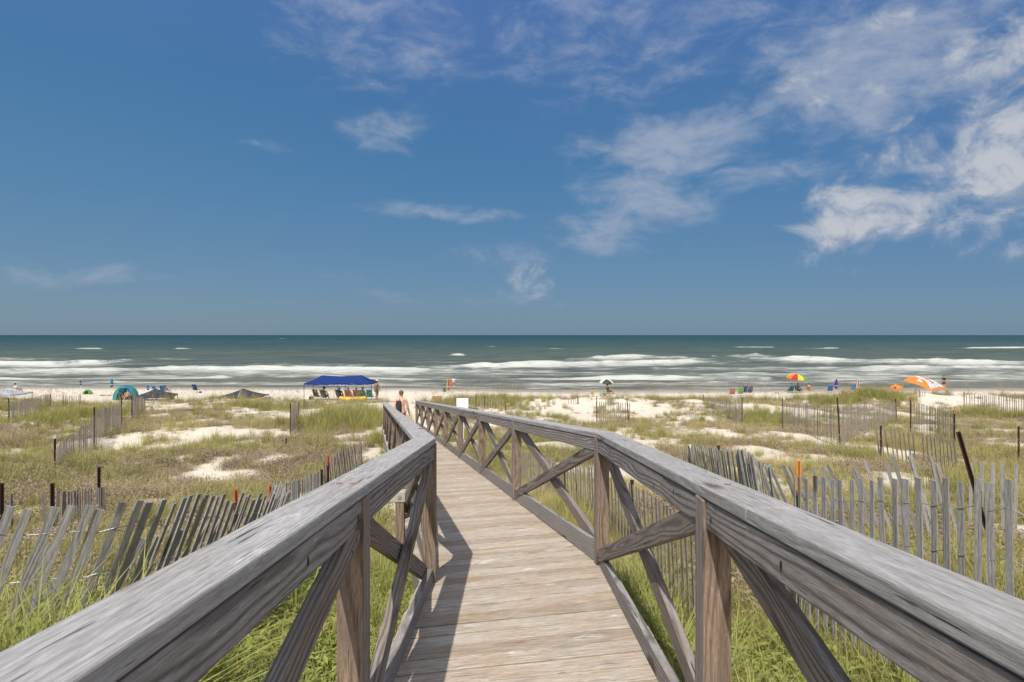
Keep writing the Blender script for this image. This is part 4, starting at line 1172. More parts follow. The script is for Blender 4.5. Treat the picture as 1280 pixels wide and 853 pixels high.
def chair(px, y, label, col, rz=0.0, low=0.22, frame='steel', recline=0.55):
    """low folding beach chair; it faces its own -Y"""
    o = place('beach_chair', px, y, label, 'chair', 'folding beach chairs', rz)
    b = MB()
    for s in (-.27, .27):
        b.tube([(s, .42, 0), (s, .10, low), (s, -.26, low + .07), (s, -.30, 0.0)], .013, 5); b.tube([(s, .06, low), (s, .10 + recline * .75, low + .68)], .013, 5)
        b.tube([(s, -.22, low + .07), (s * 1.05, -.20, low + .26), (s * 1.05, .24, low + .27)], .013, 5)
    b.tube([(-.27, .42, 0.0), (.27, .42, 0.0)], .013, 5); b.tube([(-.27, -.30, 0.0), (.27, -.30, 0.0)], .013, 5); b.tube([(-.27, .10 + recline * .75, low + .68), (.27, .10 + recline * .75, low + .68)], .013, 5)
    b.build('frame', C[frame], o)
    b = MB(); b.quadstrip([[Vector((x, -.26 + .36 * t, low + .07 - .07 * t - .05 * math.sin(math.pi * t) - .02 * (1 - (x / .26) ** 2))) for x in (-.26, -.13, 0, .13, .26)] for t in (0, .25, .5, .75, 1)]); b.build('seat', C[col], o, True)
    b = MB(); b.quadstrip([[Vector((x, .10 + recline * .75 * t + .04 * math.sin(math.pi * t), low + .68 * t - .02)) for x in (-.26, -.13, 0, .13, .26)] for t in (0, .25, .5, .75, 1.0)]); b.build('backrest', C[col], o, True)
    return o

def skin_mesh(name, pts, edges, mat, parent, levels=1):
    """continuous body grown over a skeleton: pts = (x, y, z, rx, ry)"""
    bm = bmesh.new(); lay = bm.verts.layers.skin.verify()
    vs = []
    for i, p in enumerate(pts):
        v = bm.verts.new(p[:3]); v[lay].radius = (p[3], p[4] if len(p) > 4 else p[3]); v[lay].use_root = (i == 0); vs.append(v)
    for a, c in edges: bm.edges.new((vs[a], vs[c]))
    me = bpy.data.meshes.new(name); bm.to_mesh(me); bm.free()
    o = bpy.data.objects.new(name, me); COL.objects.link(o)
    o.modifiers.new('skin', 'SKIN').use_smooth_shade = True
    s = o.modifiers.new('smooth', 'SUBSURF'); s.levels = levels; s.render_levels = levels
    dg = bpy.context.evaluated_depsgraph_get(); me2 = bpy.data.meshes.new_from_object(o.evaluated_get(dg))
    o.modifiers.clear(); o.data = me2; me2.name = name
    me2.materials.clear(); me2.materials.append(mat)
    me2.polygons.foreach_set('use_smooth', [True] * len(me2.polygons))
    o.parent = parent
    return o

def person(px, y, label, pose='sit', rz=0.0, skin='skin', top=None, bottom='navy', hair='hair', hat=None, dz=0.0, long_hair=False, group=None, sc=1.0, bag=None, x=None):
    X = at(px, y)
    o = empty('person', (X, y, gz(X, y) + dz), rz, label, 'person', group); o.scale = (sc, sc, sc)
    # faces own -Y ; pelvis first
    if pose in ('stand', 'walk'):
        ph = 0.93; st = 0.20 if pose == 'walk' else 0.03
        J = dict(pelvis=(0, 0, ph, .15, .11), waist=(0, -.005, ph + .16, .135, .095), chest=(0, .0, ph + .36, .165, .115), neckb=(0, .01, ph + .52, .075, .07), neck=(0, 0, ph + .58, .055, .055), head=(0, -.02, ph + .69, .085, .10), crown=(0, -.01, ph + .78, .072, .085))
        for s, nm in ((-1, 'l'), (1, 'r')):
            f = st * s
            J['hip' + nm] = (.095 * s, 0, ph - .06, .095, .095); J['knee' + nm] = (.105 * s, -.06 - f * .6, .48, .062, .065); J['ankle' + nm] = (.11 * s, -f + (.10 if f < 0 else 0), .085 if f >= 0 else .13, .038, .042); J['toe' + nm] = (.125 * s, -f - .17 + (.08 if f < 0 else 0), .03, .042, .025)
            J['sh' + nm] = (.20 * s, 0, ph + .46, .062, .062); J['el' + nm] = (.255 * s, .03 + f * .35, ph + .17, .045, .045); J['wr' + nm] = (.275 * s, -.06 + f * .8, ph - .07, .030, .032); J['ha' + nm] = (.275 * s, -.085 + f * .9, ph - .17, .036, .022)
            for q in range(4):
                J['f%d%s' % (q, nm)] = ((.275 + (q - 1.5) * .004) * s, -.10 + f * .9 + (q - 1.5) * .019, ph - .245 - (.012 if q in (1, 2) else 0), .009, .009)
            J['th' + nm] = (.262 * s, -.135 + f * .9, ph - .20, .011, .011)
        headc = (0, -.02, ph + .72)
    else:
        ph = 0.30
        back = 0.30
        J = dict(pelvis=(0, 0, ph, .16, .12), waist=(0, back * .25, ph + .16, .14, .10), chest=(0, back * .55, ph + .36, .16, .115), neckb=(0, back * .72, ph + .51, .075, .07), neck=(0, back * .73, ph + .57, .055, .055), head=(0, back * .68, ph + .68, .085, .10), crown=(0, back * .70, ph + .77, .072, .085))
        for s, nm in ((-1, 'l'), (1, 'r')):
            J['hip' + nm] = (.10 * s, -.05, ph - .01, .095, .09); J['knee' + nm] = (.13 * s, -.43, ph + .13, .065, .065); J['ankle' + nm] = (.14 * s, -.75, .08, .04, .042); J['toe' + nm] = (.15 * s, -.92, .06, .04, .028)
            J['sh' + nm] = (.20 * s, back * .64, ph + .45, .06, .06); J['el' + nm] = (.29 * s, back * .3, ph + .22, .045, .045); J['wr' + nm] = (.26 * s, -.18, ph + .22, .030, .030); J['ha' + nm] = (.25 * s, -.27, ph + .22, .034, .024)
            for q in range(4):
                J['f%d%s' % (q, nm)] = ((.25 + (q - 1.5) * .019) * s, -.35 - (.012 if q in (1, 2) else 0), ph + .205, .009, .009)
            J['th' + nm] = (.205 * s, -.30, ph + .22, .011, .011)
        headc = (0, back * .68, ph + .71)
    names = list(J); ix = {n: i for i, n in enumerate(names)}
    ed = [('pelvis', 'waist'), ('waist', 'chest'), ('chest', 'neckb'), ('neckb', 'neck'), ('neck', 'head'), ('head', 'crown')]
    for nm in 'lr':
        ed += [('pelvis', 'hip' + nm), ('hip' + nm, 'knee' + nm), ('knee' + nm, 'ankle' + nm), ('ankle' + nm, 'toe' + nm), ('neckb', 'sh' + nm), ('sh' + nm, 'el' + nm), ('el' + nm, 'wr' + nm), ('wr' + nm, 'ha' + nm), ('ha' + nm, 'th' + nm)] + [('ha' + nm, 'f%d%s' % (q, nm)) for q in range(4)]
    skin_mesh('body', [J[n] for n in names], [(ix[a], ix[c]) for a, c in ed], C[skin], o)
    def cloth(nm, keys, edges, col, grow=.014):
        pts = []
        for k in keys:
            if isinstance(k, tuple): a, c, t, extra = k; p = [J[a][i] * (1 - t) + J[c][i] * t for i in range(5)]; p[3] += extra; p[4] += extra
            else: p = list(J[k])
            pts.append((p[0], p[1], p[2], p[3] + grow, p[4] + grow))
        skin_mesh(nm, pts, edges, C[col], o)
    if bottom:
        cloth('shorts', [('pelvis', 'waist', .35, 0), 'hipl', 'hipr', ('hipl', 'kneel', .75, .012), ('hipr', 'kneer', .75, .012)], [(0, 1), (0, 2), (1, 3), (2, 4)], bottom)
    if top:
        cloth('shirt', [('pelvis', 'waist', .3, 0), 'waist', 'chest', ('chest', 'neckb', .8, .01), 'shl', 'shr', ('shl', 'ell', .6, 0), ('shr', 'elr', .6, 0)], [(0, 1), (1, 2), (2, 3), (3, 4), (3, 5), (4, 6), (5, 7)], top)
    hx, hy, hz = headc
    b = MB(); rows = []
    for i in range(6):
        t = i / 5 * 1.75
        rows.append([Vector((hx + .098 * math.sin(t) * math.cos(a), hy + .025 + .112 * math.sin(t) * math.sin(a), hz + .02 + .118 * math.cos(t) + (0.06 if math.sin(a) < -.4 and t > 1.2 else 0) - (.14 if long_hair and math.sin(a) > -.2 and i == 5 else 0))) for a in [k / 14 * 6.2832 for k in range(14)]])
    b.quadstrip(rows, 0, True); b.build('hair', C[hair], o, True)
    b = MB()   # nose and eyes
    b.add([(hx - .012, hy - .098, hz - .01), (hx + .012, hy - .098, hz - .01), (hx, hy - .128, hz - .018), (hx, hy - .10, hz + .03)], [(0, 1, 2), (1, 3, 2), (3, 0, 2)]); b.build('nose', C[skin], o)
    if hat:
        b = MB(); n = 16
        prof = [(.20, -.005), (.19, .01), (.115, .015), (.108, .09), (.06, .125), (.005, .128)]
        b.quadstrip([[Vector((hx + q * math.cos(k / n * 6.2832), hy + .01 + q * math.sin(k / n * 6.2832), hz + .075 + z)) for k in range(n)] for q, z in prof], 0, True); b.build('hat', C[hat], o, True)
    if bag:
        b = MB(); yb = .13; c = J['chest']
        b.box(c[0] - .02, c[0] + .17, c[1] + .10, c[1] + .22, c[2] - .38, c[2] + .10); bg = b.build('bag', C[bag], None, True, .03)
        bg.location = o.location; bg.rotation_euler = o.rotation_euler; bg.scale = o.scale
        tag(bg, 'dark slim bag slung over the bare back of the person on the sand path', 'bag')
        b = MB(); b.tube([(c[0] + .04, c[1] + .115, c[2] + .08), (c[0] + .06, c[1] + .06, c[2] + .17), (c[0] + .06, c[1] - .10, c[2] + .12), (c[0] + .02, c[1] - .13, c[2] - .05)], .012, 5); b.build('strap', C[bag], bg)
    return o
PI = math.pi
# the walker at the end of the boardwalk
person(501.5, 25.2, 'bare backed person with a dark bag walking down the sand path at the boardwalk end', 'walk', PI, 'skinlight', None, 'coral', 'hairbrown', bag='navy', sc=1.0)

# canopies
tent(5, 57, 'pale grey low canopy at the left edge of the beach', 'grey', 3.0, 3.0, 0.62, 1.00, .1, 'steel', valance=.12)
tent(194, 57.5, 'dark slate canopy lowered close to the sand beside the teal dome tent', 'navy', 3.0, 2.9, 0.42, 1.02, .25, 'dsteel', valance=.12)
tent(304, 57, 'dark slate canopy with a pale stripe, lowered near the sand right of the blue chair', 'navy', 3.2, 3.0, 0.42, 1.05, -.2, 'dsteel', stripe='grey', valance=.12)
tent(427, 58, 'large royal blue double canopy on tall legs shading a group of people', 'blue', 5.9, 2.9, 1.60, 2.20, .03, 'blue', peaks=2, valance=.13)
# orange and white canopy with its emblem
def orange_canopy():
    o = place('beach_canopy', 1153, 52, 'low orange and white striped canopy with letter T emblems on the dune at right', 'canopy', 'beach canopies')
    b = MB(); mats = [C['orange'], C['white'], C['grey']]
    Z = lambda py: zt(py, 52) - o.location.z
    Xx = lambda px: at(px, 52) - o.location.x
    pk = Vector((Xx(1151), 0, Z(471.8))); cl = Vector((Xx(1126.5), -.2, Z(476.0))); cf = Vector((Xx(1148), -1.7, Z(487))); cr = Vector((Xx(1181), -.3, Z(486.0))); cb = Vector((Xx(1160), 1.6, Z(478)))
    def panel(A, B, T, pat, n=8):
        for i in range(n):
            for j in range(n):
                t0, t1 = i / n, (i + 1) / n; s0, s1 = j / n, (j + 1) / n
                q = lambda s, t: A.lerp(B, s).lerp(T, t) + Vector((0, 0, .10 * math.sin(math.pi * s) * (1 - t) + .20 * math.sin(math.pi * t)))
                b.add([q(s0, t0), q(s1, t0), q(s1, t1), q(s0, t1)], [(0, 1, 2, 3)], pat(i, j))
    panel(cl, cf, pk, lambda i, j: 0)
    panel(cf, cr, pk, lambda i, j: 0 if i == 0 else (1 if (j % 2 == 0) else 2), 10)
    panel(cr, cb, pk, lambda i, j: 0); panel(cb, cl, pk, lambda i, j: 1)
    b.build('roof', mats, o)
    def emblem(A, B, T, col, s0, s1, t0, t1):
        bb = MB(); n = (B - A).cross(T - A).normalized()
        if n.y > 0: n = -n
        q = lambda s, t: A.lerp(B, s0 + (s1 - s0) * s).lerp(T, t0 + (t1 - t0) * t) + n * 0.05 + Vector((0, 0, .09 * math.sin(math.pi * (s0 + (s1 - s0) * s)) * (1 - (t0 + (t1 - t0) * t)) + .20 * math.sin(math.pi * (t0 + (t1 - t0) * t))))
        for poly in ([(0, .66), (1, .66), (1, 1), (0, 1)], [(0, .50), (.16, .50), (.16, .66), (0, .66)], [(.84, .50), (1, .50), (1, .66), (.84, .66)], [(.38, .14), (.62, .14), (.62, .66), (.38, .66)], [(.24, 0), (.76, 0), (.76, .14), (.24, .14)]):
            bb.add([q(*p) for p in poly], [(0, 1, 2, 3)])
        bb.build('emblem', C[col], o)
    emblem(cl, cf, pk, 'white', .32, .80, .22, .72); emblem(cf, cr, pk, 'orange', .22, .58, .30, .80)
    for c in (cl, cf, cr, cb):
        b = MB(); b.tube([(c.x, c.y, gz(o.location.x + c.x, 52 + c.y) - o.location.z - .2), c - Vector((0, 0, .01))], .025, 6); b.build('leg', C['steel'], o)
orange_canopy()
# bare canopy frame
def bare_frame():
    o = place('canopy_frame', 926, 70, 'bare grey canopy frame without its roof over the blue and green folding chairs', 'canopy frame')
    w = 2.0
    for x in (-w, w):
        for y in (-1.5, 1.5):
            b = MB(); b.tube([(x, y, -.2), (x, y, 1.85)], .022, 6); b.build('leg', C['steel'], o)
    b = MB()
    for y in (-1.5, 1.5):
        for i in range(4):
            xa = -w + i * w / 2; b.tube([(xa, y, 1.84), (xa + w / 2, y, 1.62)], .012, 4); b.tube([(xa, y, 1.62), (xa + w / 2, y, 1.84)], .012, 4)
    for x in (-w, w): b.tube([(x, -1.5, 1.84), (0, 0, 2.3), (x, 1.5, 1.84)], .014, 4)
    b.build('truss', C['steel'], o)
bare_frame()

# dome tents
def dome(px, y, label, col, w, h, rz=0.0, door='tan', band=None):
    o = place('dome_tent', px, y, label, 'tent', None, rz)
    b = MB(); n = 20; m = 8; mats = [C[col], C[band or col]]
    for i in range(m):
        for k in range(n):
            a0, a1 = [q / n * 2 * PI for q in (k, k + 1)]; t0, t1 = [q / m * PI / 2 for q in (i, i + 1)]
            if 13.5 < k + .5 < 17.5 and i < 5: continue     # door opening towards the dune
            P_ = lambda a, t: Vector((w / 2 * math.cos(t) ** .8 * math.cos(a), w * .42 * math.cos(t) ** .8 * math.sin(a), h * math.sin(t)))
            b.add([P_(a0, t0), P_(a1, t0), P_(a1, t1), P_(a0, t1)], [(0, 1, 2, 3)], 1 if (k // 3) % 2 else 0)
    b.build('shell', mats, o, True)
    b = MB(); b.add([(-w * .45, -w * .38, .012), (w * .45, -w * .38, .012), (w * .45, w * .38, .012), (-w * .45, w * .38, .012)], [(0, 1, 2, 3)]); b.build('floor_sheet', C[door], o)
    b = MB()
    for a in (PI * .25, PI * .75): b.tube([(w * .515 * math.cos(t) * math.cos(a), w * .43 * math.cos(t) * math.sin(a), (h + .02) * math.sin(t)) for t in [q / 12 * PI for q in range(13)]], .012, 5)
    b.build('hoop', C['dsteel'], o)
    return o
dome(157.5, 58, 'teal dome tent with an open front on the left part of the beach', 'teal', 2.2, 1.32, 0, 'tan', 'sky')
person(158, 57.0, 'dark haired person sitting in the open front of the teal dome tent', 'sit', 0, 'skin', 'tan', 'black', group='people on the beach', sc=.85)
dome(109.5, 69, 'small lime green shade tent low on the sand left of the teal umbrella', 'green', 1.0, .48, 0, 'green')
dome(213, 58.2, 'low lime green shelter at the right end of the dark canopy', 'green', .75, .42, .4, 'green')

# umbrellas
umbrella(758, 74, 'white umbrella with bottle green panels over a person near the surf', ['white', 'white', 'dgreen', 'white', 'white', 'dgreen', 'dgreen', 'white'], 0.80, 1.72, (.15, 0.05), .34)
umbrella(996, 76, 'rainbow coloured umbrella shading two dark teal chairs', ['blue', 'purple', 'red', 'orange', 'yellow', 'orange', 'red', 'yellow', 'green', 'sky'], 1.18, 2.25, (.12, 0.05), .5, 10)
umbrella(1120, 62, 'small orange umbrella left of the orange and white canopy', ['orange'], .62, 1.30, (.1, -.1), .32)
closed_umbrella(103, 70, 'dark blue closed umbrella above the small lime green tent', ['sky', 'darkteal'], 1.62, .10, (-.16, 0), .95)
closed_umbrella(139, 70, 'bright teal closed umbrella left of the teal dome tent', ['teal', 'sky'], 1.78, .17, (.05, 0), .70)
closed_umbrella(185.5, 72, 'small blue closed umbrella behind the dark canopy', ['sky'], 1.0, .15, (-.1, 0), .35)
closed_umbrella(560, 76, 'rainbow striped closed umbrella beyond the far right handrail', ['red', 'orange', 'purple', 'blue', 'yellow', 'red'], 1.75, .20, (.05, 0), .15)
closed_umbrella(1045, 76, 'royal blue closed umbrella standing right of a blue chair', ['blue', 'purple'], 1.65, .21, (.03, 0), .40)
closed_umbrella(1071, 76, 'red closed umbrella leaning beside a blue chair', ['red', 'white', 'red'], 1.60, .19, (.12, 0), .15)

# chairs
chair(196, 72, 'sky blue folding chair right of the small blue closed umbrella', 'sky', PI * .9)
chair(204, 73, 'bright blue reclined chair behind the dark canopy', 'sky', PI * 1.1, recline=.8)
chair(211, 74, 'navy folding chair above the tip of the dark canopy', 'blue', PI * .8)
chair(245, 74, 'single blue chair alone on open sand between the two dark canopies', 'blue', PI, low=.3)
chair(915, 68, 'faded coral folding chair under the bare canopy frame', 'coral', PI * .95, low=.26)
chair(925.5, 68.5, 'lime green chair under the bare canopy frame', 'green', PI, low=.3, recline=.3)
chair(930.5, 69.3, 'blue chair half hidden behind the lime green one', 'blue', PI, low=.4, recline=.3)
chair(936.5, 68.2, 'navy blue folding chair at the right under the bare canopy frame', 'blue', PI * 1.05, low=.42, recline=.3)
chair(988.5, 76, 'dark teal chair under the left half of the rainbow umbrella', 'darkteal', PI, recline=.4)
chair(998, 76.4, 'dark teal chair under the right half of the rainbow umbrella', 'darkteal', PI * .75, recline=.6)
chair(1037.5, 75.5, 'blue chair left of the royal blue closed umbrella', 'sky', PI * .9, low=.25)
chair(1066, 76, 'blue chair left of the red closed umbrella', 'sky', PI, low=.35, recline=.35)
for px_, col, lab in ((397, 'dgreen', 'dark green lounge chair at the left under the blue canopy'), (406, 'dgreen', 'dark green lounge chair holding the person in teal under the blue canopy'), (425, 'navy', 'dark chair with a seated person in black under the blue canopy'), (436, 'coral', 'coral chair in the middle under the blue canopy'), (446, 'coral', 'faded coral chair right of the middle under the blue canopy'), (454, 'seagreen', 'sea green chair under the person in a straw hat'), (463, 'seagreen', 'empty sea green chair at the right end of the blue canopy')):
    chair(px_, 57.3 + (px_ % 3) * .3, lab, col, PI * (.9 + .02 * (px_ % 9)), low=.28)

# people on the beach
PG = 'people on the beach'
def sitter(px, y, label, **k): return person(px, y, label, 'sit', k.pop('rz', PI), group=PG, **k)
sitter(406, 57.3 + .3 - .03, 'person in a teal top and cap reclining under the left end of the blue canopy', skin='skin', top='teal', bottom='darkteal', hat='teal')
sitter(425, 57.3 + .6 - .03, 'dark haired person in black sitting under the blue canopy', skin='skin', top='black', bottom='black')
sitter(436, 57.3 + .3 - .03, 'shirtless sunburnt person sitting in the middle under the blue canopy', skin='skinlight', top='pink', bottom='blue', hair='hairbrown')
sitter(446, 57.3 + .6 - .03, 'person in a dark red top sitting under the blue canopy', skin='skin', top='red', bottom='black')
sitter(454, 57.3 + .3 - .03, 'person in a straw hat and pale shirt sitting under the blue canopy', skin='skinlight', top='white', bottom='seagreen', hat='straw')
person(471, 60, 'person in a cream hat standing at the right end of the blue canopy', 'stand', PI * .9, 'skin', 'tan', 'tan', hat='straw', group=PG)
sitter(761, 73.6, 'person in dark swimwear sitting under the white and green umbrella', skin='skin', top='black', bottom='black', rz=PI * .7)
sitter(740.5, 71, 'small dark haired child in yellow sitting left of the white and green umbrella', skin='skin', top='yellow', bottom='tan', sc=.62)
sitter(988.5, 75.97, 'dark haired person in the left chair under the rainbow umbrella', skin='skin', top='darkteal', bottom='black')
sitter(998, 76.37, 'person leaning back in the right chair under the rainbow umbrella', skin='skin', top='darkteal', bottom='navy', rz=PI * .75)
sitter(1011.5, 76, 'sunburnt person in coral sitting right of the rainbow umbrella', skin='skinlight', top='coral', bottom='coral', rz=PI * .8)
person(567, 86, 'person in a pale shirt standing at the water near the rainbow closed umbrella', 'stand', PI, 'skinlight', 'white', 'tan', group=PG, sc=.9)
person(1180, 86, 'dark clothed person standing at the edge of the surf right of the orange canopy', 'stand', PI * .9, 'skin', 'black', 'navy', group=PG)
person(21, 66, 'dark haired person in white standing behind the pale grey canopy', 'stand', PI, 'skin', 'white', 'white', group=PG, dz=-.55, sc=.9) if False else None
sitter(21, 72, 'dark haired person in white sitting behind the pale grey canopy', skin='skin', top='white', bottom='white')
sitter(555.5, 74, 'person in teal sitting left of the rainbow closed umbrella', skin='skin', top='teal', bottom='seagreen', sc=.9)
sitter(1118, 60.5, 'tanned person sitting under the small orange umbrella', skin='skin', top='tan', bottom='orange', rz=PI * .9)

# small things
def cooler():
    o = place('cooler', 335, 57, 'blue grey cooler box standing on sand right of the striped dark canopy', 'cooler', None, .3)
    b = MB(); b.box(-.26, .26, -.18, .18, 0, .32); b.build('tub', C['cooler'], o, bevel=.02)
    b = MB(); b.box(-.275, .275, -.195, .195, .323, .39); b.build('lid', C['white'], o, bevel=.015)
    b = MB(); b.tube([(-.30, -.06, .26), (-.33, -.06, .20), (-.33, .06, .20), (-.30, .06, .26)], .012, 5); b.tube([(.30, -.06, .26), (.33, -.06, .20), (.33, .06, .20), (.30, .06, .26)], .012, 5); b.build('handle', C['white'], o)
cooler()
def float_boat():
    o = place('inflatable_boat', 441, 56.3, 'yellow inflatable boat lying in front of the blue canopy', 'boat', None, .05)
    b = MB(); pts = []
    for k in range(25):
        a = k / 24 * 2 * PI; pts.append((1.05 * math.cos(a), .42 * math.sin(a), .17 + .10 * math.cos(a) ** 4))
    b.tube(pts, .15, 10, cap=False); b.build('ring', C['plastic'], o, True)
    b = MB(); b.quadstrip([[Vector((x, y_ * math.sqrt(max(0, 1 - (x / 1.02) ** 2)), .06)) for y_ in (-.4, 0, .4)] for x in np.linspace(-1, 1, 9)]); b.build('floor_sheet', C['plastic'], o)
    b = MB(); b.tube([(-.1, -.38, .25), (-.1, .38, .25)], .09, 8); b.build('seat', C['yellow'], o, True)
float_boat()
def beach_towel(px, y, label, cols, w=1.6, d=.7, rz=0.1, tilt=.12):
    o = place('pool_float', px, y, label, 'float', None, rz)
    b = MB(); n = len(cols)
    for k in range(n): 
        xm = -w / 2 + w * (k + .5) / n
        b.tube([(xm, -d / 2, .10), (xm, 0, .13), (xm, d / 2, .10 + tilt)], w / n / 2 * .98, 8, k)
    b.build('air_tubes', [C[c] for c in cols], o, True)
    b = MB(); b.tube([(-w / 2, d / 2 + .06, .12 + tilt), (w / 2, d / 2 + .06, .12 + tilt)], .11, 8); b.build('pillow', C[cols[0]], o, True)
beach_towel(1064, 72, 'pink and white striped air mattress lying below the red closed umbrella', ['orange', 'white', 'pink', 'white', 'red'], 1.8, .8)
beach_towel(546, 60, 'faded coral air mattress behind the far right handrail', ['coral', 'tan', 'coral'], .9, .4, 0, .05)
beach_towel(329, 56.6, 'small orange air mattress beside the blue grey cooler', ['orange', 'coral', 'orange'], .6, .3, .2, .02)
def driftwood(px, y, label, L, rz, col='wood'):
    o = place('beach_plank', px, y, label, 'plank', None, rz)
    b = MB(); b.box(-L / 2, L / 2, -.09, .09, .0, .07); b.build('board', C[col], o, bevel=.012)
    b = MB(); b.box(-L * .3, -L * .3 + .07, -.12, .12, .072, .12); b.box(L * .3, L * .3 + .07, -.12, .12, .072, .12); b.build('cleat', C[col], o, bevel=.01)
driftwood(132, 66, 'dark plank lying on the sand left of the teal dome tent', 1.2, 0.05)
driftwood(971, 74, 'short dark plank lying on sand left of the rainbow umbrella', .5, 0)
driftwood(930, 64, 'low dark board on sand below the navy folding chair', .85, .1)
def bucket(px, y, label, col, s=1.0):
    o = place('beach_bag', px, y, label, 'bag', None, random.uniform(0, 3)); o.scale = (s, s, s)
    b = MB(); n = 14
    prof = [(.20, 0), (.24, .05), (.23, .30), (.25, .36), (.22, .36), (.19, .06)]
    b.quadstrip([[Vector((q * math.cos(k / n * 6.2832) * 1.25, q * math.sin(k / n * 6.2832), z)) for k in range(n)] for q, z in prof], 0, True); b.build('sack', C[col], o, True)
    b = MB(); b.tube([(-.28, 0, .34), (-.17, 0, .55), (0, 0, .62), (.17, 0, .55), (.28, 0, .34)], .014, 5); b.build('handle', C[col], o)
bucket(250.5, 73, 'small dark bag on the sand right of the lone blue chair', 'navy', .5)
bucket(264, 58, 'dark bag on sand left of the striped dark canopy', 'black', .7)
bucket(389, 57, 'black bag beside the left lounge chair under the blue canopy', 'black', .8)
bucket(1185, 50, 'sea green bag at the right end of the orange and white canopy', 'seagreen', 1.2)
bucket(6, 55, 'dark purple bag in front of the pale grey canopy', 'purple', .8)
# ------------------------------------------------------------------ light, sky, camera
LD = Vector((0.20, 0.72, -1.0)).normalized()      # the way the sunlight travels
SUN = -LD
EL = math.asin(SUN.z); AZ = math.atan2(SUN.x, SUN.y)      # azimuth from +Y towards +X
sl = bpy.data.lights.new('sun', 'SUN'); sl.energy = 3.7; sl.angle = math.radians(0.55); sl.color = (1.0, 0.955, 0.885)
so = bpy.data.objects.new('sun', sl); COL.objects.link(so); so.rotation_euler = LD.to_track_quat('-Z', 'Y').to_euler(); so.location = (0, -20, 60)

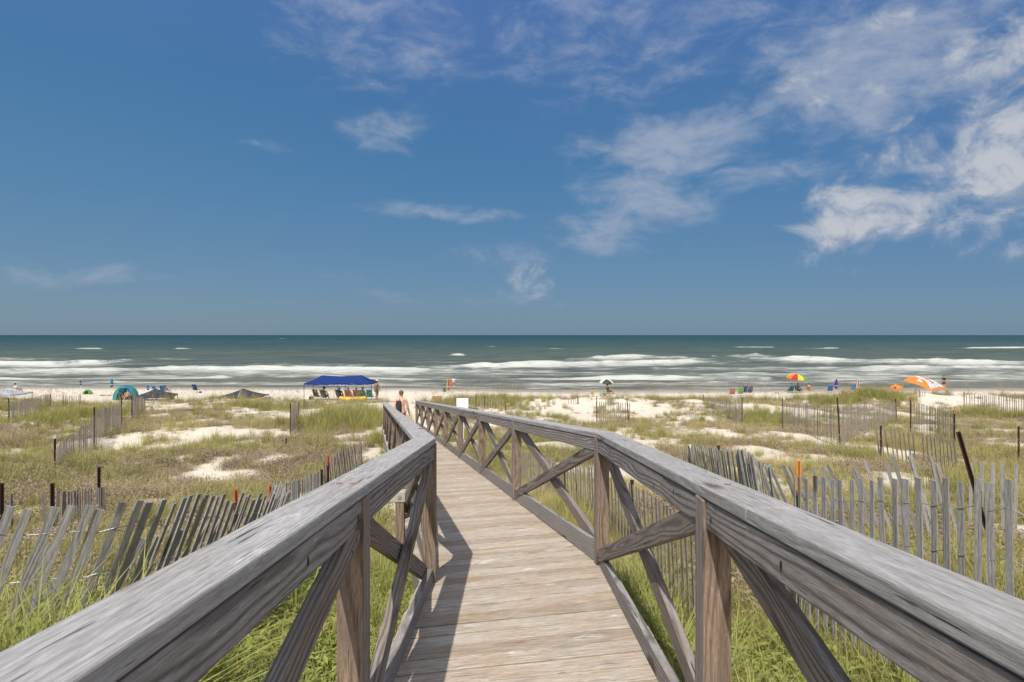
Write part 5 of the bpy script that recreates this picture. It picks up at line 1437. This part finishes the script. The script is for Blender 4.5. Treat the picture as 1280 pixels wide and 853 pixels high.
def sky():
    w = bpy.data.worlds.new('World'); SC.world = w; w.use_nodes = True
    t = NT(w.node_tree); t.n.clear()
    out = t.new('ShaderNodeOutputWorld'); bg = t.new('ShaderNodeBackground'); t.link(bg.outputs[0], out.inputs[0])
    st = t.new('ShaderNodeTexSky'); st.sky_type = 'NISHITA'; st.sun_disc = False
    st.sun_elevation = EL; st.sun_rotation = AZ; st.altitude = 0; st.air_density = SKY_AIR; st.dust_density = SKY_DUST; st.ozone_density = SKY_OZ
    tc = t.new('ShaderNodeTexCoord'); d = tc.outputs['Generated']
    sp = t.new('ShaderNodeSeparateXYZ'); t.link(d, sp.inputs[0])
    az = t.math('ARCTAN2', sp.outputs[0], sp.outputs[1]); el = t.math('ARCSINE', sp.outputs[2])
    col = t.mix(1.0, st.outputs[0], SKY_TINT, 'MULTIPLY')
    hs = t.new('ShaderNodeHueSaturation'); hs.inputs['Saturation'].default_value = SKY_SAT; hs.inputs['Value'].default_value = 1.0; t.link(col, hs.inputs['Color']); col = hs.outputs[0]
    # deep summer blue over the sea, hazier and greyer down at the horizon
    gr = t.new('ShaderNodeValToRGB'); t.link(el, gr.inputs[0]); e_ = gr.color_ramp.elements
    e_[0].position = 0.0; e_[0].color = (*SKYC[0][1], 1); e_[1].position = 1.0; e_[1].color = (*SKYC[-1][1], 1)
    for ps, cc_ in SKYC[1:-1]:
        q = e_.new(ps); q.color = (*cc_, 1)
    gv = t.vmath('SCALE', gr.outputs[0]); t.n[-1].inputs['Scale'].default_value = K
    col = t.mix(0.85, col, gv)
    col = t.mix(t.ramp(az, 0.0, -0.75, 0.0, 0.30), col, t.mix(1.0, col, (1.5, 1.32, 1.12), 'MULTIPLY'))
    # clouds in azimuth / elevation
    cv = t.new('ShaderNodeCombineXYZ'); t.link(az, cv.inputs[0]); t.link(el, cv.inputs[1])
    c = cv.outputs[0]
    wv = t.vmath('SUBTRACT', None or (0, 0, 0), (0, 0, 0))
    nz = t.new('ShaderNodeTexNoise'); t.link(c, nz.inputs['Vector']); nz.inputs['Scale'].default_value = 7; nz.inputs['Detail'].default_value = 3
    warp = t.scale(t.vmath('SUBTRACT', nz.outputs[1], (0.5, 0.5, 0.5)), (0.055, 0.055, 0))
    cw = t.vmath('ADD', c, warp)
    puff = t.noise(t.scale(c, (1, 1.25, 1)), 13, 9, 0.62, 0.4)
    wisp = t.noise(t.scale(cw, (1, 2.2, 1)), 11, 9, 0.64, 0.25)
    def blob(px, py, rx, ry, rot=0.0, inner=0.15):
        a = math.atan2(px - 640, 800); e = math.atan2(419 - py, math.hypot(800, px - 640))
        v = t.vmath('SUBTRACT', cw, (a, e, 0))
        if rot:
            r = t.new('ShaderNodeVectorRotate'); r.rotation_type = 'Z_AXIS'; t.link(v, r.inputs['Vector']); r.inputs['Angle'].default_value = rot; v = r.outputs[0]
        v = t.scale(v, (640 / rx, 640 / ry, 0))
        ln = t.new('ShaderNodeVectorMath', operation='LENGTH'); t.link(v, ln.inputs[0])
        return t.ramp(ln.outputs['Value'], inner, 1.15, 1.0, 0.0)
    def union(lst):
        r = None
        for s, b in lst:
            q = t.math('MULTIPLY', b, s)
            r = q if r is None else t.math('MAXIMUM', r, q)
        return r
    cu = union([(1.0, blob(1060, 272, 62, 48)), (.95, blob(1212, 230, 100, 62, -.3)), (1.0, blob(1275, 170, 60, 95)), (.85, blob(1262, 55, 75, 36)), (.62, blob(668, 348, 40, 34)), (.8, blob(1090, 240, 40, 36)), (.75, blob(1140, 205, 60, 40)), (.45, blob(1080, 85, 90, 50))])
    ci = union([(.95, blob(1070, 90, 125, 75)), (.55, blob(985, 140, 60, 50)), (.40, blob(1130, 30, 240, 60)), (.95, blob(835, 180, 125, 40)), (.80, blob(805, 245, 90, 55)), (.7, blob(770, 290, 90, 30)), (.75, blob(555, 269, 110, 12, .02)), (.6, blob(480, 160, 60, 28)), (.5, blob(112, 342, 75, 15)), (.42, blob(470, 40, 150, 70)), (.42, blob(780, 40, 220, 80)), (.5, blob(920, 225, 110, 22)), (.22, blob(350, 180, 50, 9)), (.26, blob(590, 370, 150, 16)), (.2, blob(415, 345, 60, 9)), (.32, blob(1180, 140, 100, 100)), (.35, blob(640, 320, 90, 18))])
    lilac = union([(.55, blob(560, 30, 190, 90)), (.4, blob(800, 50, 300, 110)), (.45, blob(1200, 120, 200, 190))])
    dcu = t.ramp(t.math('ADD', t.math('MULTIPLY', cu, 0.60), t.math('MULTIPLY', t.math('SUBTRACT', puff, 0.5), 2.4)), 0.06, 0.86)
    dcu = t.math('MULTIPLY', dcu, t.ramp(cu, 0.0, 0.12))
    dci = t.math('MULTIPLY', t.ramp(t.math('ADD', t.math('MULTIPLY', ci, 0.55), t.math('MULTIPLY', t.math('SUBTRACT', wisp, 0.5), 1.4)), 0.02, 0.72), t.ramp(ci, 0.0, 0.25))
    pu2 = t.noise(t.vmath('ADD', t.scale(c, (1, 1.25, 1)), (-0.006, 0.022, 0)), 13, 9, 0.62, 0.4)  # cloud shading painted in: tops lighter, undersides darker
    cc = t.mix(t.ramp(t.math('ADD', t.math('MULTIPLY', t.math('SUBTRACT', puff, pu2), 2.6), t.math('MULTIPLY', cu, 0.40)), 0.02, 0.52), CLOUD_DARK, CLOUD_LIGHT)
    col = t.mix(t.math('MULTIPLY', lilac, 0.40), col, CLOUD_LILAC)
    col = t.mix(t.math('MULTIPLY', dci, 0.78), col, CLOUD_CIRRUS)
    col = t.mix(t.math('MULTIPLY', dcu, 0.95), col, cc)
    # added bright cloud, unseen overhead and inland, lifting the shade with neutral fill
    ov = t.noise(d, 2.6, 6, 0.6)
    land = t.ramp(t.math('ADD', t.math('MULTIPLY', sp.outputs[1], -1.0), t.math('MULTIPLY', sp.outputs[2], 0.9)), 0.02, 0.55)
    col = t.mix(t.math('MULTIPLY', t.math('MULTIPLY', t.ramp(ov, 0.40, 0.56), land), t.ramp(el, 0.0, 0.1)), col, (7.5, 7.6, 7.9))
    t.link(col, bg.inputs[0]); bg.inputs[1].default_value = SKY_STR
SKY_AIR, SKY_DUST, SKY_OZ = 1.0, 0.5, 1.5
SKYC = [(0.0, (.086, .143, .216)), (0.09, (.066, .138, .236)), (0.22, (.042, .128, .250)), (0.36, (.034, .113, .248)), (0.5, (.044, .114, .285)), (1.0, (.05, .13, .34))]
SKY_TINT = (0.6, 0.75, 0.9); SKY_SAT = 1.0; SKY_STR = 0.10
K = 1 / 0.10
CLOUD_LIGHT = (.375 * K, .392 * K, .43 * K); CLOUD_DARK = (.235 * K, .275 * K, .355 * K); CLOUD_CIRRUS = (.275 * K, .312 * K, .39 * K); CLOUD_LILAC = (.085 * K, .135 * K, .33 * K)
sky()

cam = bpy.data.cameras.new('camera'); cam.sensor_width = 36; cam.lens = 36 * F / 1280; cam.shift_y = -7.5 / 1280
cam.clip_start = 0.05; cam.clip_end = 100000
co = bpy.data.objects.new('camera', cam); COL.objects.link(co); co.location = (0, 0, E); co.rotation_euler = (math.radians(90), 0, 0)
SC.camera = co
vs_ = SC.view_settings; vs_.view_transform = 'Standard'; vs_.look = 'None'; vs_.exposure = 0.5; vs_.gamma = 1.0; vs_.use_curve_mapping = False
SC.cycles.use_denoising = True
SC.cycles.max_bounces = 5; SC.cycles.diffuse_bounces = 2; SC.cycles.glossy_bounces = 2; SC.cycles.transparent_max_bounces = 4; SC.cycles.transmission_bounces = 2
SC.cycles.sample_clamp_indirect = 6
SC.render.film_transparent = False
